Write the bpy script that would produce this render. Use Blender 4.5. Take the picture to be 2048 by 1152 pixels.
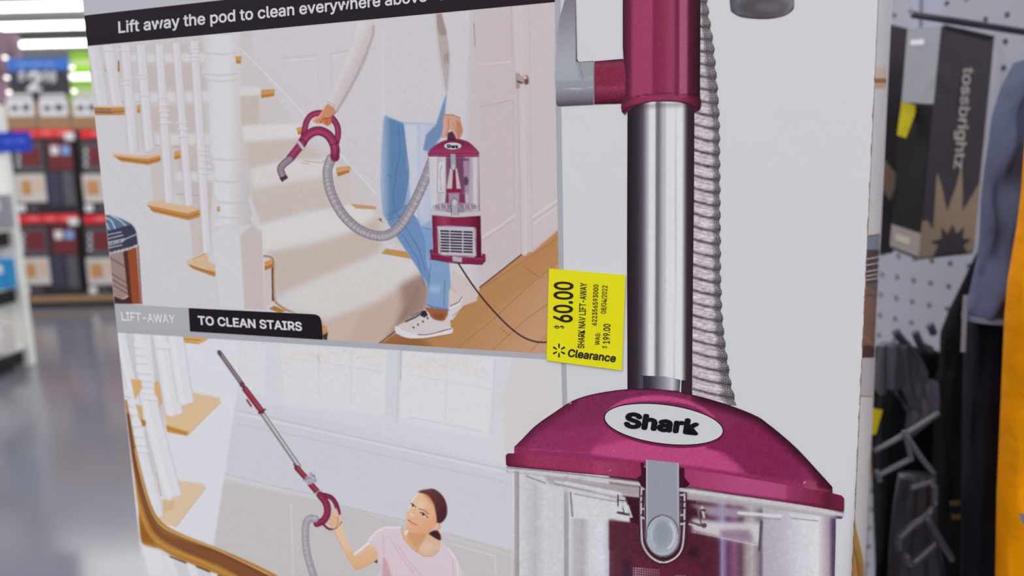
import bpy, bmesh, math, random, os
import numpy as np
from mathutils import Vector, Matrix
from mathutils.geometry import delaunay_2d_cdt
random.seed(7); rng = np.random.default_rng(7)
sc = bpy.context.scene
for o in list(bpy.data.objects): bpy.data.objects.remove(o)

# ------------------------------------------------------------------ camera
FP, CX, CY = 1606.0, 1024.0, 576.0
HC = 1.2                                        # camera height
def unit(v): v = np.array(v, float); return v/np.linalg.norm(v)
up_c = unit((-.025, .9872, .1577))              # world up, in camera axes (x right, y up, z back)
fw_c = np.array((0, 0, -1.0)); Yc = unit(fw_c-up_c*fw_c.dot(up_c)); Xc = np.cross(Yc, up_c)
R = np.array([Xc, Yc, up_c])                    # world <- camera
CAM = np.array((0, 0, HC))
cam = bpy.data.cameras.new('camera'); co = bpy.data.objects.new('camera', cam); sc.collection.objects.link(co)
co.matrix_world = Matrix.Translation(CAM) @ Matrix([list(r) for r in R]).to_4x4()
cam.sensor_width = 36; cam.lens = 36*FP/2048; cam.clip_start = .01; cam.clip_end = 200
sc.camera = co
cam.dof.use_dof = True; cam.dof.focus_distance = .345; cam.dof.aperture_fstop = 7.6; cam.dof.aperture_blades = 0

# ------------------------------------------------------------------ world, lights, exposure
w = bpy.data.worlds.new('store_air'); sc.world = w; w.use_nodes = True
w.node_tree.nodes['Background'].inputs[0].default_value = (.80, .84, .92, 1)
w.node_tree.nodes['Background'].inputs[1].default_value = .42
vs = sc.view_settings; vs.view_transform = 'Standard'; vs.look = 'None'; vs.gamma = 1; vs.use_curve_mapping = False; vs.exposure = .255
CEIL = 5.6
ROWS = [-9, -5.5, -2.0, 1.5, 5.0, 8.5, 12.0, 15.5]
for i, y in enumerate(ROWS+[19.0, 23.0, 27.5, 34.0, 42.0]):   # ceiling tube rows as light, plus far lights added to brighten the far aisle
    l = bpy.data.lights.new('tube_row_light', 'AREA'); l.shape = 'RECTANGLE'; l.size = 22; l.size_y = .3
    l.energy = 225; l.color = (.995, .985, .985)
    lo = bpy.data.objects.new('tube_row_light', l); lo.location = (-1, y, CEIL-.52); sc.collection.objects.link(lo)
sc.cycles.max_bounces = 6; sc.cycles.diffuse_bounces = 3; sc.cycles.glossy_bounces = 3; sc.cycles.use_denoising = True
sc.cycles.sample_clamp_indirect = 6

# ------------------------------------------------------------------ helpers
def lin(c):
    c = np.asarray(c, float)/255.; return np.where(c <= .04045, c/12.92, ((c+.055)/1.055)**2.4)
def mat(name, col, rough=.5, metal=0, spec=.4, emit=None, es=1, var=0, scale=20, bump=0, bscale=60, alpha=1, trans=0):
    m = bpy.data.materials.new(name); m.use_nodes = True; nt = m.node_tree; b = nt.nodes['Principled BSDF']
    rgb = tuple(lin(col))
    b.inputs['Base Color'].default_value = (*rgb, 1); b.inputs['Roughness'].default_value = rough
    b.inputs['Metallic'].default_value = metal; b.inputs['Specular IOR Level'].default_value = spec
    b.inputs['Alpha'].default_value = alpha; b.inputs['Transmission Weight'].default_value = trans
    tc = nt.nodes.new('ShaderNodeTexCoord')
    if var:
        n = nt.nodes.new('ShaderNodeTexNoise'); n.inputs['Scale'].default_value = scale; n.inputs['Detail'].default_value = 4
        nt.links.new(tc.outputs['Object'], n.inputs['Vector'])
        r = nt.nodes.new('ShaderNodeValToRGB'); r.color_ramp.elements[0].position = .3; r.color_ramp.elements[1].position = .7
        r.color_ramp.elements[0].color = (*[max(0, x*(1-var)) for x in rgb], 1); r.color_ramp.elements[1].color = (*[min(1, x*(1+var)) for x in rgb], 1)
        nt.links.new(n.outputs['Fac'], r.inputs[0]); nt.links.new(r.outputs[0], b.inputs['Base Color'])
    if bump:
        n = nt.nodes.new('ShaderNodeTexNoise'); n.inputs['Scale'].default_value = bscale
        nt.links.new(tc.outputs['Object'], n.inputs['Vector'])
        bp = nt.nodes.new('ShaderNodeBump'); bp.inputs['Strength'].default_value = bump; bp.inputs['Distance'].default_value = .01
        nt.links.new(n.outputs['Fac'], bp.inputs['Height']); nt.links.new(bp.outputs[0], b.inputs['Normal'])
    if emit is not None:
        b.inputs['Emission Color'].default_value = (*tuple(lin(emit)), 1); b.inputs['Emission Strength'].default_value = es
    return m
def rays(px, py):
    px = np.asarray(px, float); py = np.asarray(py, float)
    d = np.stack([(px-CX)/FP, -(py-CY)/FP, -np.ones_like(px)], -1)
    return d @ R.T                               # world direction, camera depth 1
def at_depth(px, py, z): return CAM + rays(px, py)*np.asarray(z, float)[..., None]
def at_y(px, py, Y):
    d = rays(px, py); return CAM + d*(Y/d[..., 1])[..., None]
def at_floor(px, py):
    d = rays(px, py); return CAM + d*(-HC/d[..., 2])[..., None]
def link(name, me, parent=None):
    o = bpy.data.objects.new(name, me); sc.collection.objects.link(o)
    if parent is not None: o.parent = parent
    return o
def tag(o, label=None, cat=None, group=None, kind=None):
    if label: o['label'] = label
    if cat: o['category'] = cat
    if group: o['group'] = group
    if kind: o['kind'] = kind
    return o
def thing(name, loc, label, cat, group=None, rot=None):
    o = bpy.data.objects.new(name, None); sc.collection.objects.link(o); o.empty_display_size = .05
    M = Matrix.Translation(Vector(loc))
    if rot is not None: M = M @ rot.to_4x4()
    o.matrix_world = M; o['_inv'] = 0
    INV[o.name] = M.inverted(); del o['_inv']
    return tag(o, label, cat, group)
INV = {}
def loc_verts(V, root):
    V = np.asarray(V, float).reshape(-1, 3)
    if root is None: return V
    r = root
    while r.parent is not None: r = r.parent
    if r.name not in INV: return V
    M = np.array(INV[r.name]); return V @ M[:3, :3].T + M[:3, 3]
def npmesh(name, V, F, m, parent=None, cols=None, smooth=False):
    """world-space verts; F: list of faces or int array (n,3|4)"""
    me = bpy.data.meshes.new(name); V = loc_verts(V, parent)
    if isinstance(F, np.ndarray):
        k = F.shape[1]; n = len(F)
        me.vertices.add(len(V)); me.vertices.foreach_set('co', V.astype(np.float32).ravel())
        me.loops.add(n*k); me.loops.foreach_set('vertex_index', F.astype(np.int32).ravel())
        me.polygons.add(n); me.polygons.foreach_set('loop_start', np.arange(0, n*k, k, dtype=np.int32))
        me.update(calc_edges=True)
    else:
        me.from_pydata([tuple(v) for v in V], [], F); me.update()
    if cols is not None:
        a = me.color_attributes.new('Col', 'FLOAT_COLOR', 'POINT')
        a.data.foreach_set('color', np.concatenate([cols, np.ones((len(cols), 1))], 1).astype(np.float32).ravel())
    me.materials.append(m)
    if smooth: me.polygons.foreach_set('use_smooth', np.ones(len(me.polygons), bool))
    return link(name, me, parent)
class MB:
    """collects solids in world space and links them as one mesh"""
    def __init__(s): s.b = bmesh.new()
    def hexa(s, P):
        v = [s.b.verts.new(tuple(p)) for p in P]
        for f in ((0,3,2,1),(4,5,6,7),(0,1,5,4),(1,2,6,5),(2,3,7,6),(3,0,4,7)): s.b.faces.new([v[i] for i in f])
        return s
    def box(s, x0, x1, y0, y1, z0, z1):
        return s.hexa([(x0,y0,z0),(x1,y0,z0),(x1,y1,z0),(x0,y1,z0),(x0,y0,z1),(x1,y0,z1),(x1,y1,z1),(x0,y1,z1)])
    def tube(s, pts, r, n=10):
        pts = [Vector(tuple(p)) for p in pts]; prev = None; rings = []
        for i, p in enumerate(pts):
            d = (pts[min(i+1, len(pts)-1)]-pts[max(i-1, 0)]).normalized()
            a = Vector((0,0,1)) if abs(d.z) < .9 else Vector((1,0,0))
            u = d.cross(a).normalized(); v = d.cross(u); rr = r[i] if isinstance(r, (list, tuple)) else r
            rings.append([s.b.verts.new(p+(u*math.cos(t)+v*math.sin(t))*rr) for t in [2*math.pi*k/n for k in range(n)]])
        for A, B in zip(rings, rings[1:]):
            for k in range(n): s.b.faces.new((A[k], A[(k+1)%n], B[(k+1)%n], B[k]))
        s.b.faces.new(rings[0][::-1]); s.b.faces.new(rings[-1]); return s
    def build(s, name, m, parent=None, bevel=0, smooth=False):
        if bevel:
            bmesh.ops.bevel(s.b, geom=list(s.b.edges), offset=bevel, segments=2, affect='EDGES', clamp_overlap=True)
        bmesh.ops.recalc_face_normals(s.b, faces=s.b.faces)
        me = bpy.data.meshes.new(name); s.b.to_mesh(me); s.b.free()
        V = np.empty(len(me.vertices)*3); me.vertices.foreach_get('co', V)
        me.vertices.foreach_set('co', loc_verts(V, parent).astype(np.float32).ravel()); me.materials.append(m)
        if smooth: me.polygons.foreach_set('use_smooth', np.ones(len(me.polygons), bool))
        me.update(); return link(name, me, parent)

def cr(pts, closed=False, n=6):
    """Catmull-Rom through points (last axis free)"""
    P = np.array(pts, float); N = len(P); out = []
    rng_ = range(N) if closed else range(N-1)
    for i in rng_:
        if closed: p0, p1, p2, p3 = P[i-1], P[i], P[(i+1)%N], P[(i+2)%N]
        else: p0, p1, p2, p3 = P[max(i-1, 0)], P[i], P[i+1], P[min(i+2, N-1)]
        for k in range(n):
            t = k/n; out.append(.5*((2*p1)+(-p0+p2)*t+(2*p0-5*p1+4*p2-p3)*t*t+(-p0+3*p1-3*p2+p3)*t**3))
    if not closed: out.append(P[-1])
    return np.array(out)
def ell(cx, cy, a, b, tilt=0, n=40, t0=0, t1=360):
    t = np.radians(np.linspace(t0, t1, n, endpoint=(t1-t0) < 360)); c, s = math.cos(math.radians(tilt)), math.sin(math.radians(tilt))
    x, y = a*np.cos(t), b*np.sin(t); return np.stack([cx+x*c-y*s, cy+x*s+y*c], 1)

class Ras:
    """a small painter used to work out the colours of the printed ink"""
    def __init__(s, x0, y0, x1, y1, base, ss=1.0):
        s.x0, s.y0, s.ss = x0, y0, ss; s.W = int((x1-x0)*ss)+2; s.H = int((y1-y0)*ss)+2
        s.a = np.empty((s.H, s.W, 3)); s.a[:] = base
    def tx(s, p):
        p = np.array(p, float)[:, :2]; return (p-(s.x0, s.y0))*s.ss
    def _blend(s, m, ix, iy, col, al):
        h, w_ = m.shape; x0 = max(ix, 0); y0 = max(iy, 0); x1 = min(ix+w_, s.W); y1 = min(iy+h, s.H)
        if x1 <= x0 or y1 <= y0: return
        m = m[y0-iy:y1-iy, x0-ix:x1-ix, None]*al
        if callable(col):
            X, Y = np.meshgrid(np.arange(x0, x1)/s.ss+s.x0, np.arange(y0, y1)/s.ss+s.y0); col = col(X, Y)
        else: col = np.asarray(col, float)
        s.a[y0:y1, x0:x1] = s.a[y0:y1, x0:x1]*(1-m)+col*m
    def mask(s, poly, sg=0):
        p = s.tx(poly)[:, :2]; pad = int(3*sg*s.ss)+2
        x0 = max(int(p[:, 0].min())-pad, -60); x1 = min(int(p[:, 0].max())+pad+2, s.W+60); y0 = max(int(p[:, 1].min())-pad, -60); y1 = min(int(p[:, 1].max())+pad+2, s.H+60)
        if x1 <= x0 or y1 <= y0: return None
        m = np.zeros((y1-y0, x1-x0)); A = p; B = np.roll(p, -1, 0); SUB = 3
        ylo, yhi = np.minimum(A[:, 1], B[:, 1]), np.maximum(A[:, 1], B[:, 1])
        for r in range(max(0, int(p[:, 1].min())-1-y0), min(y1-y0, int(p[:, 1].max())+2-y0)):
            for q in range(SUB):
                y = y0+r+(q+.5)/SUB-.5; e = (ylo <= y) & (yhi > y)
                if not e.any(): continue
                a, b = A[e], B[e]; xs = np.sort(a[:, 0]+(y-a[:, 1])/(b[:, 1]-a[:, 1])*(b[:, 0]-a[:, 0]))+.5-x0
                for xa, xb in zip(xs[::2], xs[1::2]):
                    i0 = max(0, int(xa)); i1 = min(m.shape[1], int(xb)+1)
                    if i1 <= i0: continue
                    i = np.arange(i0, i1); m[r, i0:i1] += np.clip(np.minimum(xb, i+1)-np.maximum(xa, i), 0, 1)/SUB
        if sg > 0: m = gblur(m, sg*s.ss)
        return m, x0, y0
    def fill(s, poly, col, al=1, sg=0):
        r = s.mask(np.array(poly, float), sg)
        if r: s._blend(np.clip(r[0], 0, 1), r[1], r[2], col, al)
        return s
    def stroke(s, pts, wd, col, al=1, sg=.5):
        p = s.tx(np.array(pts, float)); wv = np.broadcast_to(np.asarray(wd, float), (len(p),))*s.ss/2
        mw = wv.max()+3*sg*s.ss+2
        x0 = int(p[:, 0].min()-mw); x1 = int(p[:, 0].max()+mw)+2; y0 = int(p[:, 1].min()-mw); y1 = int(p[:, 1].max()+mw)+2
        x0 = max(x0, -5); y0 = max(y0, -5); x1 = min(x1, s.W+5); y1 = min(y1, s.H+5)
        if x1 <= x0 or y1 <= y0: return s
        m = np.zeros((y1-y0, x1-x0)); soft = max(sg*s.ss*2, 1.)
        for a, b, wa, wb in zip(p[:-1], p[1:], wv[:-1], wv[1:]):
            k = max(wa, wb)+soft+1
            bx0 = max(x0, int(min(a[0], b[0])-k)); bx1 = min(x1, int(max(a[0], b[0])+k)+2); by0 = max(y0, int(min(a[1], b[1])-k)); by1 = min(y1, int(max(a[1], b[1])+k)+2)
            if bx1 <= bx0 or by1 <= by0: continue
            X, Y = np.meshgrid(np.arange(bx0, bx1), np.arange(by0, by1)); d = b[:2]-a[:2]; L = max(d.dot(d), 1e-6)
            t = np.clip(((X-a[0])*d[0]+(Y-a[1])*d[1])/L, 0, 1); D = np.hypot(X-a[0]-t*d[0], Y-a[1]-t*d[1])
            c = np.clip((wa+(wb-wa)*t-D)/soft+.5, 0, 1); v = m[by0-y0:by1-y0, bx0-x0:bx1-x0]; np.maximum(v, c, out=v)
        s._blend(m, x0, y0, col, al); return s
    def grain(s, amp, sg=0):
        n = rng.normal(0, 1, (s.H, s.W));
        if sg: n = gblur(n, sg); n /= n.std()
        s.a += n[..., None]*amp; return s
    def sample(s, x, y):
        u = np.clip((np.asarray(x)-s.x0)*s.ss, 0, s.W-1.001); v = np.clip((np.asarray(y)-s.y0)*s.ss, 0, s.H-1.001)
        i = u.astype(int); j = v.astype(int); fu = (u-i)[..., None]; fv = (v-j)[..., None]; a = s.a
        return (a[j, i]*(1-fu)+a[j, i+1]*fu)*(1-fv)+(a[j+1, i]*(1-fu)+a[j+1, i+1]*fu)*fv
def gblur(m, sg):
    r = int(3*sg)+1; k = np.exp(-.5*(np.arange(-r, r+1)/sg)**2); k /= k.sum()
    t = np.zeros_like(m); mp = np.pad(m, ((0, 0), (r, r)))
    for i, kk in enumerate(k): t += kk*mp[:, i:i+m.shape[1]]
    o = np.zeros_like(m); tp = np.pad(t, ((r, r), (0, 0)))
    for i, kk in enumerate(k): o += kk*tp[i:i+m.shape[0]]
    return o
def vgrad(y0, c0, y1, c1):
    c0 = np.array(c0, float); c1 = np.array(c1, float)
    return lambda X, Y: c0+(c1-c0)*np.clip((Y-y0)/(y1-y0), 0, 1)[..., None]
def lgrad(p0, c0, p1, c1):
    p0 = np.array(p0, float); d = np.array(p1, float)-p0; L = d.dot(d); c0 = np.array(c0, float); c1 = np.array(c1, float)
    return lambda X, Y: c0+(c1-c0)*np.clip(((X-p0[0])*d[0]+(Y-p0[1])*d[1])/L, 0, 1)[..., None]
def hstops(st, shear=0, y0=0):
    xs = np.array([a for a, _ in st], float); cs = np.array([c for _, c in st], float)
    return lambda X, Y: np.stack([np.interp(X-shear*(Y-y0), xs, cs[:, k]) for k in range(3)], -1)

# ------------------------------------------------------------------ the carton's planes
PAPER_L = .76                                    # light the front panel gets per unit of reflectance
def ink(c): return np.clip(lin(np.clip(c, 0, 255))/PAPER_L, 0, .95)
x_c = unit((.9408, -.030, .3376)); n_c = unit(np.cross(x_c, up_c))   # along the panel, out of the panel (camera axes)
AX = R @ x_c; AX[2] = 0; AX = unit(AX); AN = np.cross(AX, (0, 0, 1.0))
if AN.dot(rays(1100, 576)) > 0: AN = -AN
def LX(y): return 165+.105*y                     # carton's left and right edges in the photograph
def RX(y): return 1757-.046*y
p0 = CAM+rays(1100, 576)
def on_plane(px, py, P0, N, off=0.0):
    d = rays(px, py); return CAM+d*((((P0-CAM) @ N)+off)/(d @ N))[..., None]
_a = on_plane(LX(576), 576, p0, AN); _b = on_plane(RX(576), 576, p0, AN)
SC = .37/np.linalg.norm(_b-_a); P0 = CAM+(p0-CAM)*SC
def P(px, py, layer=0): return on_plane(px, py, P0, AN, layer*.00006)
UL = (on_plane(LX(576), 576, P0, AN)-P0) @ AX; UR = (on_plane(RX(576), 576, P0, AN)-P0) @ AX
Z0, Z1 = .60, 1.38; DEP = .29
FL = P0+AX*UL; FR = P0+AX*UR                     # front corners (z free)
def wz(p, z): q = np.array(p, float); q[2] = z; return q
_bd = rays(1779-.041*576, 576)                   # back right corner lies on this line of sight
_d = FR-AN*DEP; _t = ((_d-CAM) @ AN)/(_bd @ AN); BR = CAM+_bd*_t
BL = FL-AN*DEP
SN = unit(np.cross(unit(BR*[1,1,0]-FR*[1,1,0]), (0, 0, 1.0)));
if SN.dot(rays(1760, 300)) > 0: SN = -SN
def PS(px, py, layer=0): return on_plane(px, py, wz(FR, HC), SN, layer*.00006)
# ------------------------------------------------------------------ materials of the print
def ink_mat(name, rough=.45, spec=.12):
    m = bpy.data.materials.new(name); m.use_nodes = True; nt = m.node_tree; b = nt.nodes['Principled BSDF']
    at = nt.nodes.new('ShaderNodeAttribute'); at.attribute_name = 'Col'
    tc = nt.nodes.new('ShaderNodeTexCoord'); n = nt.nodes.new('ShaderNodeTexNoise'); n.inputs['Scale'].default_value = 2600; n.inputs['Detail'].default_value = 2
    nt.links.new(tc.outputs['Object'], n.inputs['Vector'])
    mr = nt.nodes.new('ShaderNodeMapRange'); mr.inputs[1].default_value = .3; mr.inputs[2].default_value = .7; mr.inputs[3].default_value = .965; mr.inputs[4].default_value = 1.035
    nt.links.new(n.outputs['Fac'], mr.inputs[0])
    v = nt.nodes.new('ShaderNodeVectorMath'); v.operation = 'SCALE'; nt.links.new(at.outputs['Color'], v.inputs[0]); nt.links.new(mr.outputs[0], v.inputs['Scale'])
    nt.links.new(v.outputs[0], b.inputs['Base Color']); b.inputs['Roughness'].default_value = rough; b.inputs['Specular IOR Level'].default_value = spec
    return m
INK = ink_mat('printed_ink'); 
def flat(name, c, rough=.5, spec=.25):
    m = mat(name, (128,)*3, rough, spec=spec); m.node_tree.nodes['Principled BSDF'].inputs['Base Color'].default_value = (*ink(c), 1); return m
BOARD = flat('white_board', (203, 203, 208)); 
def grid(name, c4, sp, ras, parent, pm=P, layer=1, mask=None, pad=None):
    """printed area between four pixel corners tl,tr,br,bl as a fine mesh coloured by the painter"""
    c4 = np.array(c4, float); nx = int(max(np.linalg.norm(c4[1]-c4[0]), np.linalg.norm(c4[2]-c4[3]))/sp)+2; ny = int(max(np.linalg.norm(c4[3]-c4[0]), np.linalg.norm(c4[2]-c4[1]))/sp)+2
    s, t = np.meshgrid(np.linspace(0, 1, nx), np.linspace(0, 1, ny)); s = s[..., None]; t = t[..., None]
    Q = ((c4[0]*(1-s)+c4[1]*s)*(1-t)+(c4[3]*(1-s)+c4[2]*s)*t).reshape(-1, 2)
    V = pm(Q[:, 0], Q[:, 1], layer); C = ink(ras.sample(Q[:, 0], Q[:, 1]))
    i = np.arange(nx*ny).reshape(ny, nx); F = np.stack([i[:-1, :-1], i[1:, :-1], i[1:, 1:], i[:-1, 1:]], -1).reshape(-1, 4)
    if mask is not None:
        mm = mask(Q[:, 0], Q[:, 1]); F = F[mm[F].all(1)]
        used = np.unique(F); re = np.zeros(len(Q), int); re[used] = np.arange(len(used)); V = V[used]; C = C[used]; F = re[F]
    return npmesh(name, V, F, INK, parent, C)
def inside(poly, x, y):
    p = np.array(poly, float); q = np.roll(p, -1, 0); r = np.zeros(np.shape(x), bool)
    for (ax, ay), (bx, by) in zip(p, q):
        if ay == by: continue
        c = ((ay > y) != (by > y)) & (x < (bx-ax)*(y-ay)/(by-ay)+ax); r ^= c
    return r
def shape(name, poly, col, parent, layer=3, sp=0, pm=P, m=None):
    """printed shape with a crisp outline; col is a colour or a painter"""
    p = np.array(poly, float); vs_ = [Vector(v) for v in p]
    if sp:
        gx, gy = np.meshgrid(np.arange(p[:, 0].min()+sp/2, p[:, 0].max(), sp), np.arange(p[:, 1].min()+sp/2, p[:, 1].max(), sp))
        k = inside(p, gx, gy); vs_ += [Vector(v) for v in np.stack([gx[k], gy[k]], 1)]
    n = len(p); r = delaunay_2d_cdt(vs_, [(i, (i+1) % n) for i in range(n)], [], 1, 1e-5)
    Q = np.array([tuple(v) for v in r[0]]); V = pm(Q[:, 0], Q[:, 1], layer)
    if m is None:
        C = ink(col.sample(Q[:, 0], Q[:, 1])) if isinstance(col, Ras) else np.tile(ink(col), (len(Q), 1)); return npmesh(name, V, [list(f) for f in r[2]], INK, parent, C)
    return npmesh(name, V, [list(f) for f in r[2]], m, parent)
_fp = os.path.join(bpy.utils.system_resource('DATAFILES'), 'fonts', 'Inter.woff2')
try: FONT = bpy.data.fonts.load(_fp) if os.path.exists(_fp) else None
except Exception: FONT = None
def text_mesh(s, bold=0, space=1.0, narrow=False):
    c = bpy.data.curves.new('lettering', 'FONT'); c.body = s; c.space_character = space; c.resolution_u = 4
    if FONT: c.font = FONT
    o = bpy.data.objects.new('lettering', c); sc.collection.objects.link(o); bpy.context.view_layer.update()
    me = bpy.data.meshes.new_from_object(o.evaluated_get(bpy.context.evaluated_depsgraph_get())); bpy.data.objects.remove(o)
    V = np.array([tuple(v.co) for v in me.vertices]); F = [list(p.vertices) for p in me.polygons]; bpy.data.meshes.remove(me)
    V = V[:, :2]; n = len(V)
    if bold > 0:                                  # heavier weight: the glyphs struck several times, slightly apart
        offs = [(bold*math.cos(k*math.pi/4), bold*math.sin(k*math.pi/4)) for k in range(8)]+[(0, 0)]
        if bold > .05: offs += [(bold*.5*math.cos(k*math.pi/2), bold*.5*math.sin(k*math.pi/2)) for k in range(4)]
        V = np.concatenate([np.c_[V+o_, np.full(n, float(i))] for i, o_ in enumerate(offs)]); F = [[i+k*n for i in f] for k in range(len(offs)) for f in F]
    else: V = np.c_[V, np.zeros(n)]
    return V, F
def caph(bold): V = text_mesh('H', bold)[0]; return V[:, 1].max(), V[:, 1].min()
def text(s, bl, br, tl, col, parent, bold=0, layer=5, pm=P, space=1.0, m=None, name='lettering', italic=0):
    V, F = text_mesh(s, bold, space); hi, lo = caph(bold); x0, x1 = V[:, 0].min(), V[:, 0].max()
    a = (V[:, 0]-x0)/(x1-x0); b = (V[:, 1]-lo)/(hi-lo); bl, br, tl = [np.array(q, float) for q in (bl, br, tl)]
    Q = bl+a[:, None]*(br-bl)+b[:, None]*(tl-bl)+(b*italic)[:, None]*(br-bl)/np.linalg.norm(br-bl)
    W = pm(Q[:, 0], Q[:, 1], layer+.3*V[:, 2])
    if m is None: return npmesh(name, W, F, INK, parent, np.tile(ink(col), (len(W), 1)))
    return npmesh(name, W, F, m, parent)

# ------------------------------------------------------------------ the carton
rot = Matrix([[AX[0], -AN[0], 0], [AX[1], -AN[1], 0], [0, 0, 1]])
BOX = thing('vacuum_carton', wz(P0, Z0), 'tall white carton printed with a burgundy upright vacuum and a yellow price sticker', 'box', rot=rot)
def slab(name, A, B, nrm, z0, z1, th, m=BOARD):
    A = np.array(A); B = np.array(B); b = MB(); i = nrm*th
    b.hexa([wz(A, z0), wz(B, z0), wz(B-i, z0), wz(A-i, z0), wz(A, z1), wz(B, z1), wz(B-i, z1), wz(A-i, z1)])
    return b.build(name, m, BOX)
kraft = mat('corrugated_edge', (150, 118, 88), .9, var=.25, scale=300)
slab('front_panel', FL, FR, AN, Z0, Z1, .004); slab('side_panel', FR-AN*.0045, BR, SN, Z0, Z1, .004)
slab('back_panel', BL, BR, -AN, Z0, Z1, .004); sl = -AX; slab('side_panel', FL-AN*.0045, BL+AN*.0045, sl, Z0, Z1, .004)
def lid(nm, z):
    b = MB(); i = .004; q = [FL-AN*i+AX*i, FR-AN*i-AX*i, BR+AN*i-AX*i, BL+AN*i+AX*i]
    b.hexa([wz(v, z) for v in q]+[wz(v, z+.004) for v in q]); b.build(nm, BOARD, BOX)
lid('bottom_flap', Z0+.001); lid('top_flap', Z1-.006)
# the raw, slightly ragged cut edge of the front panel along the corner
E_ = []; F_ = []; ys = np.arange(-60, 1230, 3.0)
for i, y in enumerate(ys):
    wob = .9*math.sin(y*.13)*math.sin(y*.047)+random.uniform(-.6, .6)+(1.0 if y > 200 else .2)
    E_ += [P(RX(y)-max(.2, wob), y, 1.2), P(RX(y)+.6, y, 1.2)-0*AN]
    if i: F_.append((2*i-2, 2*i-1, 2*i+1, 2*i))
npmesh('cut_edge', np.array(E_), F_, kraft, BOX)

# ------------------------------------------------------------------ top photograph (stairs, person carrying the pod)
W1 = (212, 210, 214)
A = Ras(150, -10, 1135, 735, W1)
A.fill([(450, 60), (1130, 0), (1130, 560), (940, 640), (760, 470), (470, 90)], (211, 206, 211), sg=6)
A.fill([(940, 20), (1035, 10), (1045, 510), (955, 580), (930, 400)], (204, 196, 199), sg=5)      # door
A.fill([(1046, 0), (1125, 0), (1125, 470), (1060, 510), (1046, 500)], (207, 200, 203), sg=3)
# steps behind the balusters
A.fill([(235, 92), (500, 60), (520, 330), (510, 480), (430, 480), (300, 330), (262, 250)], (207, 200, 200), sg=4)
for q in ([(362, 93), (410, 88), (410, 118), (362, 118)], [(282, 128), (412, 128), (412, 182), (290, 182)], [(300, 215), (408, 208), (412, 268), (300, 262)], [(345, 290), (410, 290), (415, 345), (360, 345)], [(380, 360), (425, 360), (432, 470), (395, 470)]): A.fill(q, (203, 190, 186), sg=3)
for q in ([(255, 108), (412, 106), (412, 124), (255, 124)], [(262, 188), (420, 182), (420, 203), (262, 205)], [(310, 270), (420, 268), (420, 288), (312, 290)], [(350, 345), (430, 345), (430, 362), (352, 362)]): A.fill(q, (218, 216, 218), sg=2.5)
# stringer wall at the left and wood tread ends
A.fill([(170, 230), (250, 230), (262, 330), (305, 330), (340, 425), (378, 440), (385, 540), (450, 560), (450, 640), (225, 620)], W1, sg=3)
A.fill([(300, 330), (322, 328), (330, 402), (306, 405)], (207, 198, 196), sg=1.2)
A.fill([(380, 442), (414, 430), (418, 508), (386, 514)], (205, 194, 189), sg=1)
A.fill([(258, 232), (275, 232), (280, 300), (262, 305)], (208, 202, 202), sg=2)
for a_ in ([(215, 330), (420, 600)], [(225, 300), (470, 640)]): A.stroke(a_, 2, (205, 203, 207), .6, 1.5)
# stairs with the carpet runner
A.fill([(470, 90), (520, 130), (560, 200), (600, 260), (700, 330), (760, 410), (830, 480), (830, 520), (560, 330), (470, 250)], (208, 202, 202), sg=3)
A.fill([(478, 190), (520, 188), (518, 252), (482, 252)], (203, 190, 183), sg=2); A.fill([(470, 174), (520, 174), (522, 190), (474, 192)], (219, 216, 216), sg=2)
A.fill([(518, 188), (552, 186), (556, 252), (518, 252)], (209, 201, 200), sg=1.5)
A.fill([(484, 252), (600, 247), (606, 268), (596, 288), (488, 290)], (222, 219, 218), sg=3)
A.fill([(488, 284), (600, 276), (648, 318), (560, 322), (500, 345)], (203, 191, 183), sg=4)
A.fill([(500, 338), (560, 322), (648, 318), (672, 330), (668, 356), (510, 385)], (219, 215, 213), sg=4)
A.fill([(500, 378), (580, 366), (665, 352), (672, 420), (600, 425), (505, 462)], (205, 193, 185), sg=5)
A.fill([(668, 350), (700, 348), (706, 425), (672, 420)], (210, 199, 194), sg=2)
A.fill([(500, 455), (620, 425), (700, 408), (745, 416), (752, 440), (690, 472), (520, 508)], (222, 218, 216), sg=4)
A.fill([(528, 505), (620, 490), (700, 465), (760, 430), (764, 495), (745, 515), (640, 560), (556, 596), (546, 560), (545, 520)], (202, 187, 176), sg=6)
A.fill([(560, 590), (640, 556), (750, 512), (835, 520), (842, 545), (760, 600), (655, 640), (600, 622)], (218, 212, 209), sg=6)
A.fill([(590, 622), (660, 645), (760, 600), (846, 545), (862, 585), (855, 615), (758, 690), (650, 690)], (200, 175, 160), sg=7)
A.fill([(655, 640), (720, 620), (700, 680), (650, 685)], (205, 184, 170), sg=5)
A.fill([(800, 570), (850, 545), (860, 590), (848, 625), (792, 655), (805, 610)], (150, 122, 110), .8, sg=6)
A.stroke(cr([(780, 672), (815, 620), (835, 580)]), 10, (150, 120, 105), .6, 5)
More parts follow.
